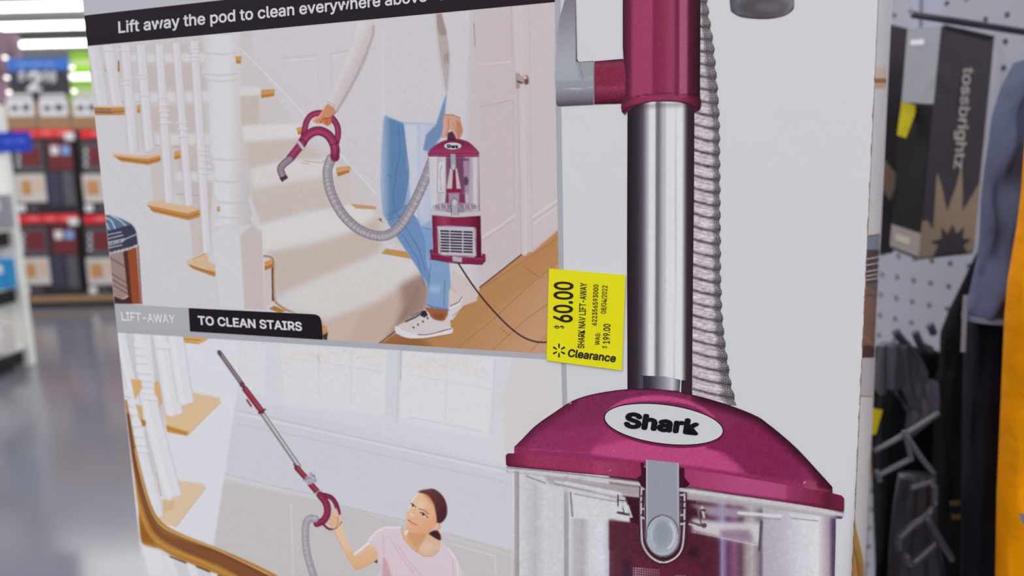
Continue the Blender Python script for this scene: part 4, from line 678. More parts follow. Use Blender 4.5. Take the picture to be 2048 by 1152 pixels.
Bn.fill([(1234, 990), (1285, 996), (1285, 1050), (1262, 1046), (1256, 1012), (1250, 994)], (58, 22, 32), 1, sg=1)
for a_, w_, c_ in [([(1112, 962), (1240, 988)], 7, (206, 206, 209)), ([(1110, 968), (1238, 996)], 1.5, (130, 122, 128)), ([(1150, 988), (1234, 1004)], 1.4, (120, 112, 118)), ([(1052, 952), (1090, 966)], 3, (140, 132, 138)), ([(1108, 958), (1128, 962)], 5, (165, 160, 164))]: Bn.stroke(a_, w_, c_, .9, .8)
for a_, w_, c_ in [([(1236, 990), (1236, 1012)], 2.5, (60, 50, 56)), ([(1244, 992), (1246, 1018)], 3, (180, 178, 182)), ([(1234, 1000), (1254, 1002)], 1.5, (50, 40, 46)), ([(1236, 1025), (1246, 1027), (1262, 1031)], 5, (66, 56, 66)), ([(1256, 1012), (1262, 1031)], 4, (200, 200, 204)), ([(1246, 1016), (1248, 1026)], 2, (50, 40, 48)), ([(1252, 1032), (1264, 1034)], 3, (206, 206, 210))]: Bn.stroke(a_, w_, c_, .95, .5)
Bn.fill([(1218, 1038), (1262, 1046), (1280, 1050), (1280, 1100), (1218, 1100)], (84, 38, 50), .8, sg=2)
# right of the latch
Bn.fill([(1372, 975), (1500, 990), (1672, 1020), (1672, 1036), (1500, 1014), (1372, 1000)], (178, 172, 174), .95, sg=3)
Bn.fill([(1372, 1000), (1392, 1002), (1392, 1052), (1372, 1048)], (64, 24, 36), 1, sg=1); Bn.fill([(1378, 1008), (1500, 1020), (1475, 1035), (1420, 1032)], (158, 146, 160), .9, sg=3)
Bn.fill([(1384, 1036), (1440, 1044), (1522, 1046), (1522, 1090), (1440, 1076), (1384, 1062)], (202, 200, 204), .95, sg=3.5); Bn.fill([(1440, 1060), (1500, 1060), (1508, 1085), (1440, 1075)], (120, 90, 116), .7, sg=4)
Bn.stroke([(1384, 1064), (1440, 1075), (1520, 1092)], 1.6, (214, 196, 208), .9, .6); Bn.fill([(1372, 1064), (1440, 1077), (1440, 1215), (1372, 1215)], (78, 30, 46), .85, sg=3)
for a_, w_, c_ in [([(1396, 1012), (1398, 1034)], 4, (110, 104, 112)), ([(1404, 1014), (1408, 1034)], 5, (196, 194, 198)), ([(1404, 1020), (1410, 1021)], 4, (50, 40, 48)), ([(1380, 1044), (1398, 1050), (1410, 1052)], 5, (80, 70, 80)), ([(1378, 1048), (1392, 1052)], 3, (200, 198, 204)), ([(1400, 1034), (1402, 1048)], 2.5, (66, 56, 66)), ([(1478, 1026), (1560, 1032)], 7, (208, 208, 212)), ([(1478, 1032), (1560, 1039)], 2, (150, 142, 154)), ([(1582, 1030), (1640, 1034)], 5, (206, 205, 210)), ([(1580, 1036), (1636, 1042)], 2.4, (150, 142, 156)), ([(1523, 1044), (1519, 1100)], 6, (84, 72, 84)), ([(1560, 1024), (1580, 1034)], 6, (186, 180, 186))]: Bn.stroke(a_, w_, c_, .9, .8)
Bn.fill(ell(1408, 1051, 5.5, 5), (86, 60, 76), 1, sg=.6); Bn.fill(ell(1386, 1105, 12, 12), (48, 22, 30), .7, sg=4)
Bn.fill([(1262, 1110), (1380, 1120), (1405, 1140), (1400, 1215), (1262, 1215)], (98, 34, 54), .6, sg=4)
for i in range(12):
    for j in range(12): Bn.fill(ell(1267+i*4.6, 1136+j*4.6+i*.4, 1.5, 1.5, n=6), (214, 206, 208), 1-.05*i, sg=.4)
for i in range(5):
    for j in range(10): Bn.fill(ell(1352+i*4.6, 1152+j*4.6, 1.4, 1.4, n=6), (206, 196, 200), .8, sg=.4)
Bn.fill([(1248, 1120), (1266, 1122), (1266, 1215), (1248, 1215)], (60, 34, 52), .7, sg=2)
Bn.stroke(cr([(1012, 937), (1100, 945), (1280, 968), (1450, 992), (1600, 1014), (1688, 1030)]), 8, (196, 194, 196), .95, 1.5); Bn.stroke(cr([(1012, 935), (1100, 943), (1280, 964), (1450, 987), (1600, 1008), (1688, 1024)]), 2, (112, 100, 106), .9, .8); Bn.stroke(cr([(1020, 944), (1100, 953), (1280, 977), (1450, 1003), (1600, 1024), (1688, 1040)]), 1.4, (150, 142, 148), .7)
Bn.grain(2.5); Bn.grain(2, 2)
bn = shape('printed_bin', [(1012.5, 933), (1100, 940), (1280, 955), (1450, 980), (1600, 1002), (1688, 1020), (1687, 1033), (1683, 1037.5), (1672, 1037), (1668, 1210), (1032, 1210), (1029, 1150), (1024, 948), (1015, 945.5), (1012, 942)], Bn, BOX, layer=4, sp=1.6)
# rim and dome
Rm = Ras(1005, 895, 1695, 1035, (0, 0, 0)); X, Y = np.meshgrid(np.arange(Rm.W)+1005., np.arange(Rm.H)+895.)
Rm.a[:] = hstops([(1012, (84, 24, 46)), (1030, (116, 36, 66)), (1060, (148, 52, 88)), (1180, (146, 50, 86)), (1195, (158, 62, 98)), (1280, (140, 44, 80)), (1370, (158, 58, 100)), (1480, (172, 74, 122)), (1570, (170, 72, 116)), (1575, (150, 54, 94)), (1640, (116, 38, 66)), (1655, (88, 24, 44)), (1688, (110, 36, 60))])(X, Y)
Rm.stroke(cr([(1012, 931), (1100, 940), (1280, 962), (1450, 986), (1600, 1006), (1688, 1022)]), 5, (84, 22, 46), .7, 1.8); Rm.stroke([(1220, 941), (1222, 945)], 1.5, (210, 160, 180), .8); Rm.grain(3.5)
shape('printed_rim', [(1011.5, 911), (1015, 907), (1030, 906.5), (1060, 909), (1283, 929), (1283, 958), (1100, 941), (1016, 933), (1012, 929)], Rm, BOX, layer=6, sp=3)
shape('printed_rim', [(1366, 938), (1450, 949), (1660, 985), (1683, 991), (1688.5, 997), (1688.5, 1018), (1684, 1023), (1600, 1009), (1450, 987), (1375, 973), (1366, 966)], Rm, BOX, layer=6, sp=3)
Dm = Ras(1010, 765, 1700, 1035, (0, 0, 0)); X, Y = np.meshgrid(np.arange(Dm.W)+1010., np.arange(Dm.H)+765.)
Dm.a[:] = vgrad(780, (116, 42, 76), 900, (134, 42, 86))(X, Y)
Dm.fill([(1030, 905), (1100, 870), (1250, 850), (1460, 880), (1520, 950), (1480, 955), (1300, 930), (1100, 915)], (158, 54, 102), .85, sg=9)
Dm.fill(cr([(1180, 905), (1225, 885), (1290, 878), (1400, 890), (1450, 915), (1480, 945), (1400, 945), (1290, 928)], True), (184, 72, 124), .95, sg=3)
Dm.fill([(1410, 896), (1450, 905), (1500, 950), (1600, 960), (1600, 880), (1480, 840)], (124, 34, 76), .9, sg=1.5)
Dm.fill(cr([(1035, 900), (1080, 872), (1150, 858), (1215, 862), (1190, 885), (1175, 905), (1100, 905)], True), (136, 46, 90), .8, sg=3)
Dm.stroke(cr([(1214, 824), (1245, 805), (1290, 797), (1340, 798), (1390, 810), (1428, 834)]), np.interp(np.arange(31), [0, 15, 30], [5, 12, 4]), (188, 72, 126), .95, 1.6)
Dm.stroke(cr([(1030, 896), (1046, 878), (1072, 853), (1107, 828), (1143, 805)]), 22, (84, 26, 52), .6, 6)
Dm.stroke(cr([(1400, 792), (1472, 815), (1515, 833), (1558, 865), (1594, 897), (1630, 935), (1665, 980)]), 26, (58, 16, 34), .9, 8)
Dm.stroke([(1028, 903), (1150, 912), (1286, 926), (1400, 938), (1520, 957), (1665, 984)], 9, (138, 46, 86), .85, 1.2)
Dm.stroke([(1028, 896), (1150, 904), (1286, 916), (1400, 926)], 1.5, (168, 78, 124), .6, 1); Dm.fill([(1608, 960), (1634, 964), (1636, 984), (1608, 980)], (150, 74, 104), .7, sg=2); Dm.stroke([(1640, 968), (1664, 975), (1664, 988)], 14, (70, 18, 38), .7, 3)
Dm.stroke(cr([(1028, 893), (1046, 876), (1072, 851), (1107, 826), (1143, 802.5), (1179, 790), (1222, 782), (1258, 778), (1308, 778), (1358, 783.5), (1415, 797), (1472, 815), (1515, 833), (1558, 865), (1594, 897), (1630, 935), (1665, 974)]), 4, (36, 12, 26), .8, 1.2)
for x, y in ((1229, 901), (1609, 965), (1140, 806)): Dm.fill(ell(x, y, 2, 1, -10, n=8), (230, 190, 210), .9)
Dm.grain(3.5)
dome = shape('printed_dome', [tuple(v) for v in cr([(1028.6, 893.8), (1046.5, 876), (1071.5, 851), (1107, 826), (1143, 802.6), (1179, 790), (1221.7, 782), (1257.5, 778.3), (1307.6, 778), (1357.7, 783.6), (1415, 797), (1472, 815), (1515, 833), (1533, 845.5), (1558, 865), (1594, 897), (1629.5, 935), (1665, 974)], n=3)]+[(1665, 988), (1520, 962), (1366, 940), (1283, 931), (1150, 917), (1028.6, 907.5)], Dm, BOX, layer=5, sp=3)
shape('printed_badge', ell(1327.6, 851.5, 121.5, 42, 7.2, 64), (112, 32, 66), dome, layer=6.5); shape('printed_badge', ell(1327.6, 848.4, 121, 40.5, 7.2, 64), (42, 14, 30), dome, layer=7); shape('printed_badge', ell(1327.6, 848.4, 118.6, 38.2, 7.2, 64), (199, 201, 203), dome, layer=8)
text('Shark', (1246, 855.5), (1397, 871.5), (1249, 823), (24, 18, 26), dome, bold=.05, layer=9, space=1.02, italic=2)
# latch
shape('printed_notch', [(1281, 925), (1288, 926), (1288, 934), (1292, 935), (1292, 975), (1284, 975), (1274, 956), (1283, 950)], (60, 18, 34), BOX, layer=7); shape('printed_notch', [(1358, 935), (1369, 936), (1369, 955), (1380, 968), (1372, 975), (1358, 975)], (60, 18, 34), BOX, layer=7)
Lt = Ras(1270, 910, 1385, 1140, (150, 152, 162))
U = cr([(1283, 974), (1282, 1010), (1283, 1060), (1286, 1090), (1302, 1114), (1326, 1125), (1350, 1116), (1364, 1096), (1368, 1060), (1369, 1020), (1369, 988)])
for c_, w_ in (((58, 44, 54), 9), ((206, 200, 206), 5.5)): Lt.stroke(U, w_, c_)
Ur = [tuple(v) for v in cr([(1279, 972), (1277.5, 1010), (1278.5, 1062), (1282, 1092), (1299, 1118), (1326, 1130), (1353, 1120), (1369, 1098), (1373, 1062), (1374, 1020), (1373.5, 985)], n=4)]+[tuple(v) for v in cr([(1358, 985), (1359, 1060), (1350, 1090), (1326, 1104), (1302, 1092), (1291, 1060), (1290, 975)], n=4)]
Q = Ras(1270, 910, 1385, 1140, (58, 28, 40)); Q.stroke(U, 3.4, (204, 198, 204)); Uc = np.array([1325, 1045]); Q.stroke((U-Uc)*[.83, .86]+Uc, 1.6, (170, 150, 160), .8)
for y, c_ in ((978, (190, 186, 192)), (992, (60, 46, 56)), (1004, (50, 36, 46)), (1018, (180, 176, 184)), (1030, (52, 38, 48)), (1036, (196, 190, 198))): Q.stroke([(1284, y), (1290, y)], 5, c_, .9); Q.stroke([(1362, y+12), (1368, y+12)], 5, c_, .9)
ring = shape('printed_latch', Ur, Q, BOX, layer=7, sp=2)
Lt.a[:] = np.array((146, 149, 159)); Lt.stroke([(1293.5, 919), (1293, 1060)], 1.6, (196, 198, 206), .9); Lt.stroke([(1356.5, 926), (1357, 1060)], 1.6, (196, 198, 206), .9); Lt.fill(ell(1325, 1068, 33, 38), (60, 52, 62)); Lt.fill(ell(1325, 1071, 31.5, 39), (158, 166, 174)); Lt.stroke(ell(1325, 1071, 30, 37.5), 2, (188, 194, 202), .8); Lt.fill(ell(1325, 1070, 20, 28), (146, 152, 162), .8, sg=2); Lt.fill(ell(1324, 1066, 12, 22), (134, 140, 152), .7, sg=2.5); Lt.stroke(ell(1325, 1070, 24, 30, 0, 20, -50, 60), 4, (204, 210, 216), .8, 1); Lt.stroke(ell(1325, 1070, 23, 30, 0, 20, 130, 220), 4, (176, 184, 192), .8, 1); Lt.grain(2.5)
shape('printed_latch', [(1292, 919), (1358, 926), (1359, 1072)]+[tuple(v) for v in ell(1325.5, 1072, 33.5, 40, 0, 18, 0, 180)]+[(1292, 1070)], Lt, BOX, layer=8, sp=2.5)

# ------------------------------------------------------------------ side panel's printed wrap
S = Ras(1690, -80, 1790, 1240, (200, 198, 202)); S.fill([(1690, 135), (1790, 135), (1790, 160), (1690, 160)], (205, 182, 165), sg=3); S.fill([(1690, 157), (1790, 157), (1790, 167), (1690, 167)], (150, 98, 62), sg=1.5); S.fill([(1690, 168), (1790, 168), (1790, 177), (1690, 177)], (196, 158, 130), sg=1)
S.fill([(1690, 478), (1790, 464), (1790, 512), (1690, 500)], (112, 124, 142), sg=1.5); S.stroke([(1730, 474), (1762, 468)], 2, (60, 62, 80)); S.fill([(1690, 500), (1790, 500), (1790, 590), (1690, 575)], (56, 46, 56), sg=1)
for y in (516, 528, 541, 550, 558): S.stroke([(1730, y+3), (1765, y-4)], 2.8, (190, 184, 184), .9)
for k in range(9): S.stroke([(1732+k*4, 566), (1733+k*4, 578)], 1.2, (176, 168, 164), .8)
S.fill([(1690, 576), (1790, 580), (1790, 716), (1690, 716)], (112, 84, 76), sg=2); S.fill([(1690, 694), (1735, 690), (1790, 705), (1790, 716), (1690, 716)], (54, 42, 44), sg=1); S.stroke([(1730, 590), (1762, 592)], 5, (70, 54, 52), .7); S.stroke([(1728, 640), (1762, 655)], 3, (90, 64, 58), .7); S.stroke([(1725, 670), (1762, 700)], 3, (140, 110, 98), .7)
S.fill([(1690, 716), (1790, 716), (1790, 792), (1690, 792)], (176, 176, 182), sg=.6); S.stroke([(1700, 792), (1780, 794)], 2.4, (150, 108, 66)); S.fill([(1736, 920), (1748, 915), (1745, 990), (1738, 970)], (196, 158, 120), .8, sg=2)
S.fill(cr([(1704, 1040), (1714, 1065), (1724, 1110), (1730, 1152), (1736, 1240), (1690, 1240)], True), (166, 124, 62), sg=1.2); S.stroke(cr([(1706, 1090), (1716, 1130), (1722, 1200)]), 4, (112, 74, 40), .8, 1.5); S.grain(2)
# the ink is laid out along the panel by height and depth, so the strip stays square to the corner
cols = []; Vs = []; ny, nx = 640, 14
for y in np.linspace(-60, 1225, ny):
    xa, xb = RX(y)+.6, 1779-.041*y+.5
    Vs.append(np.stack([np.linspace(xa, xb, nx), np.full(nx, y)], 1))
Qs = np.concatenate(Vs); i = np.arange(nx*ny).reshape(ny, nx); Fs = np.stack([i[:-1, :-1], i[1:, :-1], i[1:, 1:], i[:-1, 1:]], -1).reshape(-1, 4)
npmesh('printed_wrap', PS(Qs[:, 0], Qs[:, 1], 1), Fs, INK, BOX, ink(S.sample(Qs[:, 0], Qs[:, 1])*1.02))

# ------------------------------------------------------------------ price sticker
YEL = flat('sticker_yellow', (226, 214, 8), .35, .4); BLK = flat('sticker_black', (46, 32, 28), .5)
sc4 = [(1098, 537), (1251, 550.6), (1243.5, 741), (1093, 720.8)]
b = MB(); b.hexa([P(*np.array(c, float), 9) for c in sc4]+[P(*np.array(c, float), 12.5) for c in sc4]); STK = b.build('price_sticker', YEL, BOX); tag(STK, 'yellow clearance price sticker stuck over the photo edge')
def stx(s, bl, br, tl, bold=.01): return text(s, bl, br, tl, None, STK, bold=bold, layer=13, m=BLK)
stx('60.00', (1145, 645.5), (1147, 564), (1106, 644), .022); stx('$', (1128, 658), (1129, 650), (1109, 657.5), 0)
stx('SHARK NAV LIFT-AWAY', (1168.5, 697), (1174, 566), (1155, 696.5), .014); stx('WAS:', (1199, 690.5), (1200.5, 665.5), (1189.5, 689.5), .01)
stx('622356593000', (1193.5, 651), (1197, 569), (1183.5, 651), .014); stx('08/04/2022', (1212, 627), (1215, 571), (1201.5, 627), .006)
stx('199.00', (1219.5, 687.5), (1221, 648), (1205.5, 687), .016); stx('$', (1214, 697), (1214.5, 691.5), (1204.5, 696.5), 0)
stx('Clearance', (1134.5, 713.5), (1230.5, 725), (1137.5, 697.5), .03)
for k in range(6):
    a_ = math.radians(60*k+33-60*.05); d = np.array([math.cos(a_), math.sin(a_)]); n_ = np.array([-d[1], d[0]]); c_ = np.array([1118, 701.])
    p_ = [c_+d*4.6-n_*1.2, c_+d*13-n_*2, c_+d*14-n_*0, c_+d*13+n_*2, c_+d*4.6+n_*1.2]
    shape('spark', p_, None, STK, layer=13, m=BLK)
# ------------------------------------------------------------------ the hall
M = {}
M['concrete'] = mat('polished_concrete', (104, 104, 114), .15, spec=.6, var=.14, scale=.55)
M['deck'] = mat('ceiling_deck', (196, 198, 202), .8); M['wall'] = mat('hall_wall', (176, 178, 184), .8)
M['steel'] = mat('white_steel', (238, 238, 234), .4); M['grey_steel'] = mat('grey_steel', (120, 124, 132), .4, spec=.5)
M['black'] = mat('black_plastic', (20, 18, 22), .5); M['navy'] = mat('navy_dark', (38, 38, 56), .6)
b = MB(); b.box(-42, 22, -14, 52, -.1, 0); tag(b.build('floor', M['concrete']), kind='structure')
b = MB(); b.box(-42, 22, -14, 52, CEIL, CEIL+.1); tag(b.build('ceiling', M['deck']), kind='structure')
b = MB(); b.box(-42, 22, 52, 52.2, 0, CEIL); tag(b.build('wall_back', M['wall']), kind='structure')
b = MB(); b.box(-42.2, -42, -14, 52, 0, CEIL); tag(b.build('wall_left', M['wall']), kind='structure')
M['tube'] = mat('lit_tube', (255, 255, 255), .5, emit=(255, 252, 244), es=4.5)
place = ['nearest', 'second', 'third', 'fourth', 'fifth', 'sixth', 'seventh']
def light_row(Y, x0, x1, label):
    t = thing('tube_light_row', (0, Y, CEIL-.3), label, 'ceiling light', 'tube light rows')
    b = MB(); b.box(x0, x1, Y-.09, Y+.09, CEIL-.36, CEIL-.30); b.build('housing', M['steel'], t)
    b = MB(); n = int((x1-x0)/2.4)
    for k in range(n):
        xa = x0+k*2.4; MB().box(xa+.04, xa+2.36, Y-.07, Y+.07, CEIL-.50, CEIL-.361).build('tube', M['tube'], t)
        if k % 3 == 0: MB().box(xa+.4, xa+.42, Y-.01, Y+.01, CEIL-.30, CEIL).build('hanger', M['grey_steel'], t)
for i, y in enumerate(ROWS): light_row(y, -20, 10, 'long white tube light row hanging %s' % ['far behind the shopper', 'behind the shopper', 'just behind the carton aisle', 'above the carton', 'past the carton', 'over the near aisle', 'over the middle aisle', 'before the ones in view'][i])
def rowdist(py, px=60):                          # where a row seen at this height hangs
    d = rays(px, py); return ((CEIL-.42-HC)/d[2])*d[1]
for py, lb in ((13, 'wide white tube light row nearest along the top edge'), (52, 'white tube light row second from the top above blue sign'), (88, 'white tube light row just above the blue sign header')):
    light_row(float(rowdist(py)), -36, -2, lb)
# cross beams and ducts of the ceiling
for i, (py, r, nm) in enumerate(((30, .18, 'pale round duct between the upper two light rows'), (70, .16, 'thin grey duct between the lower two light rows'), (103, .3, 'grey duct under the lowest light row'))):
    Y = float(rowdist(py)); b = MB(); b.tube([(-36, Y, CEIL-.42), (-2, Y, CEIL-.42)], r, 14); tag(b.build('air_duct', mat('duct', (168, 172, 176) if i != 1 else (120, 122, 128), .5)), nm, 'duct', 'ceiling ducts')
def py_box(x0, y0, x1, y1, Y, dep, mb=None, zbot=None):
    """a box whose front covers this stretch of the plane Y"""
    a = at_y((x0+x1)/2, y0, Y); c = at_y((x0+x1)/2, y1, Y); l = at_y(x0, (y0+y1)/2, Y); r = at_y(x1, (y0+y1)/2, Y)
    mb = mb or MB(); mb.box(l[0], r[0], Y, Y+dep, c[2] if zbot is None else zbot, a[2]); return mb
GY = float(at_floor(115, 612)[1])                # far display's distance
M['kraft'] = mat('kraft_board', (160, 128, 98), .8); M['red'] = mat('red_print', (224, 44, 52), .5); M['carton_black'] = mat('black_carton', (40, 34, 40), .5)
M['dkred'] = mat('dark_red_print', (110, 40, 48), .5); M['cream'] = mat('cream_print', (204, 198, 196), .6); M['navyp'] = mat('navy_print', (60, 58, 82), .5); M['skyp'] = mat('pale_blue_print', (120, 170, 220), .5)
M['orangep'] = mat('tan_print', (190, 140, 90), .6); M['greyp'] = mat('grey_print', (88, 86, 96), .5); M['whitep'] = mat('white_print', (226, 226, 230), .5)
PALZ = float(at_y(90, 592.5, GY)[2])+.001
def card(nm, x0, y0, x1, y1, Y, m, par, th=.004): py_box(x0, y0, x1, y1, Y-th, th-.0005).build(nm, m, par)
def appliance(x0, y0, x1, y1, label, right=False):
    Y = GY; a = at_y((x0+x1)/2, y1, Y); t = thing('appliance_carton', a, label, 'box', 'black appliance cartons on the far display')
    py_box(x0, y0, x1, y1, Y, .42, zbot=(PALZ if y1 > 500 else None)).build('carton_body', M['carton_black'], t); fx = lambda u: x0+(x1-x0)*u; fy = lambda v: y0+(y1-y0)*v
    def c(nm, u0, v0, u1, v1, m, th=.004): card(nm, fx(u0), fy(v0), fx(u1), fy(v1), Y, m, t, th)
    c('red_stripe', 0, 0, .97, .1, M['red'])
    for u in (.18, .45, .7): c('stripe_lettering', u, .03, u+.16, .07, mat('pink_print', (240, 120, 120), .5), .006)
    c('oven_picture', .05, .16, .48, .5, M['greyp']); c('oven_window', .14, .2, .44, .44, M['dkred'], .006); 
    for v in (.24, .32, .4): c('oven_knob', .07, v, .11, v+.04, M['whitep'], .007)
    c('feature_panel', .56, .15, .94, .48, M['dkred']); c('feature_dot', .6, .2, .72, .3, M['whitep'], .006); c('feature_dot', .77, .2, .9, .3, M['skyp'], .006)
    c('recipe_picture', .05, .53, .52, .86, M['cream']); c('recipe_food', .14 if not right else .1, .6, .3, .78, M['orangep'], .006); c('recipe_food', .36, .58, .46, .74, mat('beige_print', (214, 180, 150), .6), .006)
    c('side_picture', .56, .5, .76, .9, M['navyp']); c('side_picture', .8, .5, .97, .9, M['greyp'])
    c('logo', .08, .89, .2, .97, M['whitep'], .006); c('logo', .26, .91, .4, .96, M['greyp'], .006); c('corner_badge', .82, .04, .97, .13, M['whitep'], .007)
appliance(25, 258, 152, 428, 'black oven carton at the left, upper row under blue sign'); appliance(34, 429, 160, 592, 'black oven carton at the left, lower row on pallet')
appliance(160, 258, 288, 428, 'black oven carton beside the white box edge, upper row', True); appliance(168, 429, 296, 592, 'black oven carton beside the white box edge, lower row', True)
bs = at_floor(150, 612); t = thing('pallet', (bs[0], GY, 0), 'low brown pallet with black kick panel under the oven cartons', 'pallet')
zt = PALZ; xa = at_y(30, 600, GY)[0]; xb = at_y(310, 600, GY)[0]
b = MB(); b.box(xa, xb, GY-.02, GY+.5, zt-.05, zt-.001); b.build('deck_board', M['kraft'], t); b = MB(); b.box(xa+.04, xb-.04, GY+.03, GY+.48, 0, zt-.051); b.build('kick_panel', M['black'], t)
# trays on top of the cartons
z_top = at_y(100, 257, GY)[2]
def tray(x0, x1, label):
    a = at_y((x0+x1)/2, 256, GY); t = thing('display_tray', a, label, 'tray', 'brown display trays above the oven cartons')
    py_box(x0, 206, x1, 257.5, GY+.02, .36).build('tray_body', M['kraft'], t); card('tray_label', x0+4, 194, x1-6, 232, GY+.02, M['whitep'], t); card('tray_picture', x0+12, 210, x0+26, 222, GY+.02, M['greyp'], t, .006); card('tray_picture', x0+34, 208, x1-14, 222, GY+.02, M['greyp'], t, .006)
    card('price_strip', x0+6, 188, x1-10, 197, GY+.02, M['whitep'], t)
tray(10, 73, 'brown cardboard tray under the blue sign, one nearer the white post'); tray(75, 140, 'brown cardboard tray under the blue sign, one nearer the green rack'); tray(142, 205, 'brown cardboard tray below the green rack')
# price sign
t = thing('price_sign', at_y(75, 200, GY+.15), 'blue topped black price sign reading two dollars and cents above brown trays', 'sign')
py_box(14, 116, 137, 141, GY+.15, .02).build('sign_header', mat('sign_blue', (56, 112, 200), .4), t); py_box(18, 141, 138, 187, GY+.15, .02).build('sign_board', mat('sign_black', (52, 48, 64), .4), t)
for x in (30, 118): py_box(x, 187, x+4, 207, GY+.16, .01).build('sign_leg', M['grey_steel'], t)
def tY(s, bl, br, tl, Y, m, par, nm='lettering', bold=0):
    pm = lambda x, y, l: CAM+rays(x, y)*((Y-l*.004)/rays(x, y)[..., 1])[..., None]; text(s, bl, br, tl, None, par, bold=bold, pm=pm, m=m, name=nm, layer=0)
tY('$', (37, 163), (51, 163), (37, 143), GY+.145, M['whitep'], t, bold=.03); tY('2', (54, 183), (84, 183), (54, 143), GY+.145, M['whitep'], t, bold=.035); tY('98', (86, 165), (112, 165), (86, 143), GY+.145, M['whitep'], t, bold=.03)

for k, (xa_, xb_) in enumerate(((34, 58), (62, 84), (88, 108))): card('header_mark', xa_, 126, xb_, 131, GY+.15, mat('pale_header_mark', (130, 165, 220), .5), t)
SIGN = t; M_glint = mat('glint_glow', (255, 255, 255), emit=(255, 250, 240), es=2.0)
# green rack
gY = GY+2.2; t = thing('green_rack', at_floor(175, 560)*[1, 0, 0]+[0, gY, 0], 'lime green display rack with a lit white shelf edge behind sign', 'rack')
M['green'] = mat('lime_panel', (132, 190, 34), .5); M['pgreen'] = mat('pale_green_panel', (190, 212, 150), .5)
for y0, y1, m in ((102, 119, 'green'), (119, 130, 'pgreen'), (130, 144, 'green'), (160, 172, 'green'), (172, 187, 'pgreen'), (187, 260, 'green')): py_box(139, y0, 240, y1-.4, gY, .05).build('panel', M[m], t)
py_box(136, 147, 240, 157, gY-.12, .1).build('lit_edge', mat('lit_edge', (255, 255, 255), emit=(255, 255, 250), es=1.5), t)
zz = at_y(150, 260, gY)[2]; xa = at_y(150, 260, gY)[0]
for dx in (0, 1.2): b = MB(); b.box(xa+dx, xa+dx+.05, gY, gY+.05, 0, zz); b.build('rack_post', M['grey_steel'], t)
for k, (x, y) in enumerate(((8, 115), (12, 155), (16, 184), (142, 135), (146, 182))):
    p = at_y(x, y, GY+.1); MB().tube([p, p+[0, .03, 0]], .012, 10).build('bokeh_glint', M_glint, SIGN)  # glowing discs added as bokeh highlights; the sign has no lamps
# tall wall of goods beyond, left
b = py_box(-160, 60, 9, 205, GY+.8, .3); t = tag(b.build('goods_banner', mat('mauve_board', (150, 120, 140), .6, var=.5, scale=3)), 'mauve and red banner at the far left edge behind post', 'banner')
b = MB(); p = at_y(-60, 205, GY+.9); b.box(p[0]-.02, p[0]+.02, GY+.9, GY+.94, 0, p[2]+.02); b.build('banner_post', M['grey_steel'], t).matrix_parent_inverse.identity()

# near gondola with the white post at the left edge
NY = float(at_floor(52, 732)[1]); pf = at_floor(52, 735); t = thing('shelf_unit', (pf[0], NY, 0), 'white steel shelf unit with upright post at the left edge', 'shelf')
ztop = at_y(8, 208, NY)[2]; px_ = at_y(44, 690, NY)[0]; b = MB(); b.box(px_-.05, px_+.04, NY, NY+.06, .0, ztop); b.build('upright_post', M['steel'], t, bevel=.004)
for y, wd in ((452, .34), (565, .34), (688, .4)):
    z = at_y(30, y, NY)[2]; b = MB(); b.box(px_-1.0, px_+.02, NY-wd, NY, z-.03, z); b.build('shelf_board', M['steel'], t, bevel=.003)
    b = MB(); b.box(px_-.02, px_+.0, NY-wd*.8, NY, z-.12, z-.03); b.build('shelf_bracket', M['black'], t)
b = MB(); b.box(px_-1.0, px_-.055, NY+.002, NY+.03, .05, ztop-.05); b.build('shelf_back', M['steel'], t)
b = MB(); b.box(px_-1.0, px_-.05, NY-.38, NY-.002, 0, .06); b.build('shelf_base', M['grey_steel'], t)
b = MB(); p = at_y(0, 283, NY); x1_ = at_y(64, 283, NY)[0]; z0_, z1_ = at_y(30, 304, NY)[2], at_y(30, 264, NY)[2]; b.box(x1_-.6, x1_, NY-.02, NY-.005, z0_, z1_); s_ = b.build('aisle_sign', mat('deep_blue', (24, 62, 190), .4)); tag(s_, 'bright blue sign at the left edge on white post', 'sign')
card('pale_mark', 6, 280, 24, 286, NY-.02, mat('blue_mark', (90, 120, 215), .5), s_); card('pale_mark', 30, 279, 50, 285, NY-.02, mat('blue_mark', (90, 120, 215), .5), s_)
def onshelf(y_shelf, x0, x1, h_px, m, nm, label, cat, dep=.11):
    z = at_y(30, y_shelf, NY)[2]; a = at_y(x0, y_shelf, NY-.3)[0]; c = at_y(x1, y_shelf, NY-.3)[0]; zt = z+abs(at_y(x0, y_shelf-h_px, NY-.3)[2]-at_y(x0, y_shelf, NY-.3)[2])
    t = thing(nm, ((a+c)/2, NY-.3, z), label, cat); b = MB(); b.box(a, c, NY-.3, NY-.3+dep, z+.001, zt); b.build('pack_body', m, t, bevel=.006)
    b = MB(); b.box(a+.01, c-.01, NY-.303, NY-.3003, z+(zt-z)*.55, zt-.03); b.build('pack_label', M['whitep'], t)
onshelf(565, -30, 12, 60, mat('cyan_pack', (40, 140, 200), .4), 'blue_pack', 'bright blue pack on middle shelf of the white unit', 'pack'); onshelf(688, -40, 10, 62, M['cream'], 'pale_pack', 'white pack with dark print on bottom shelf', 'pack')
onshelf(452, -30, 8, 70, mat('grey_pack', (150, 150, 158), .4), 'grey_pack', 'grey pack on upper shelf of the white unit', 'pack')

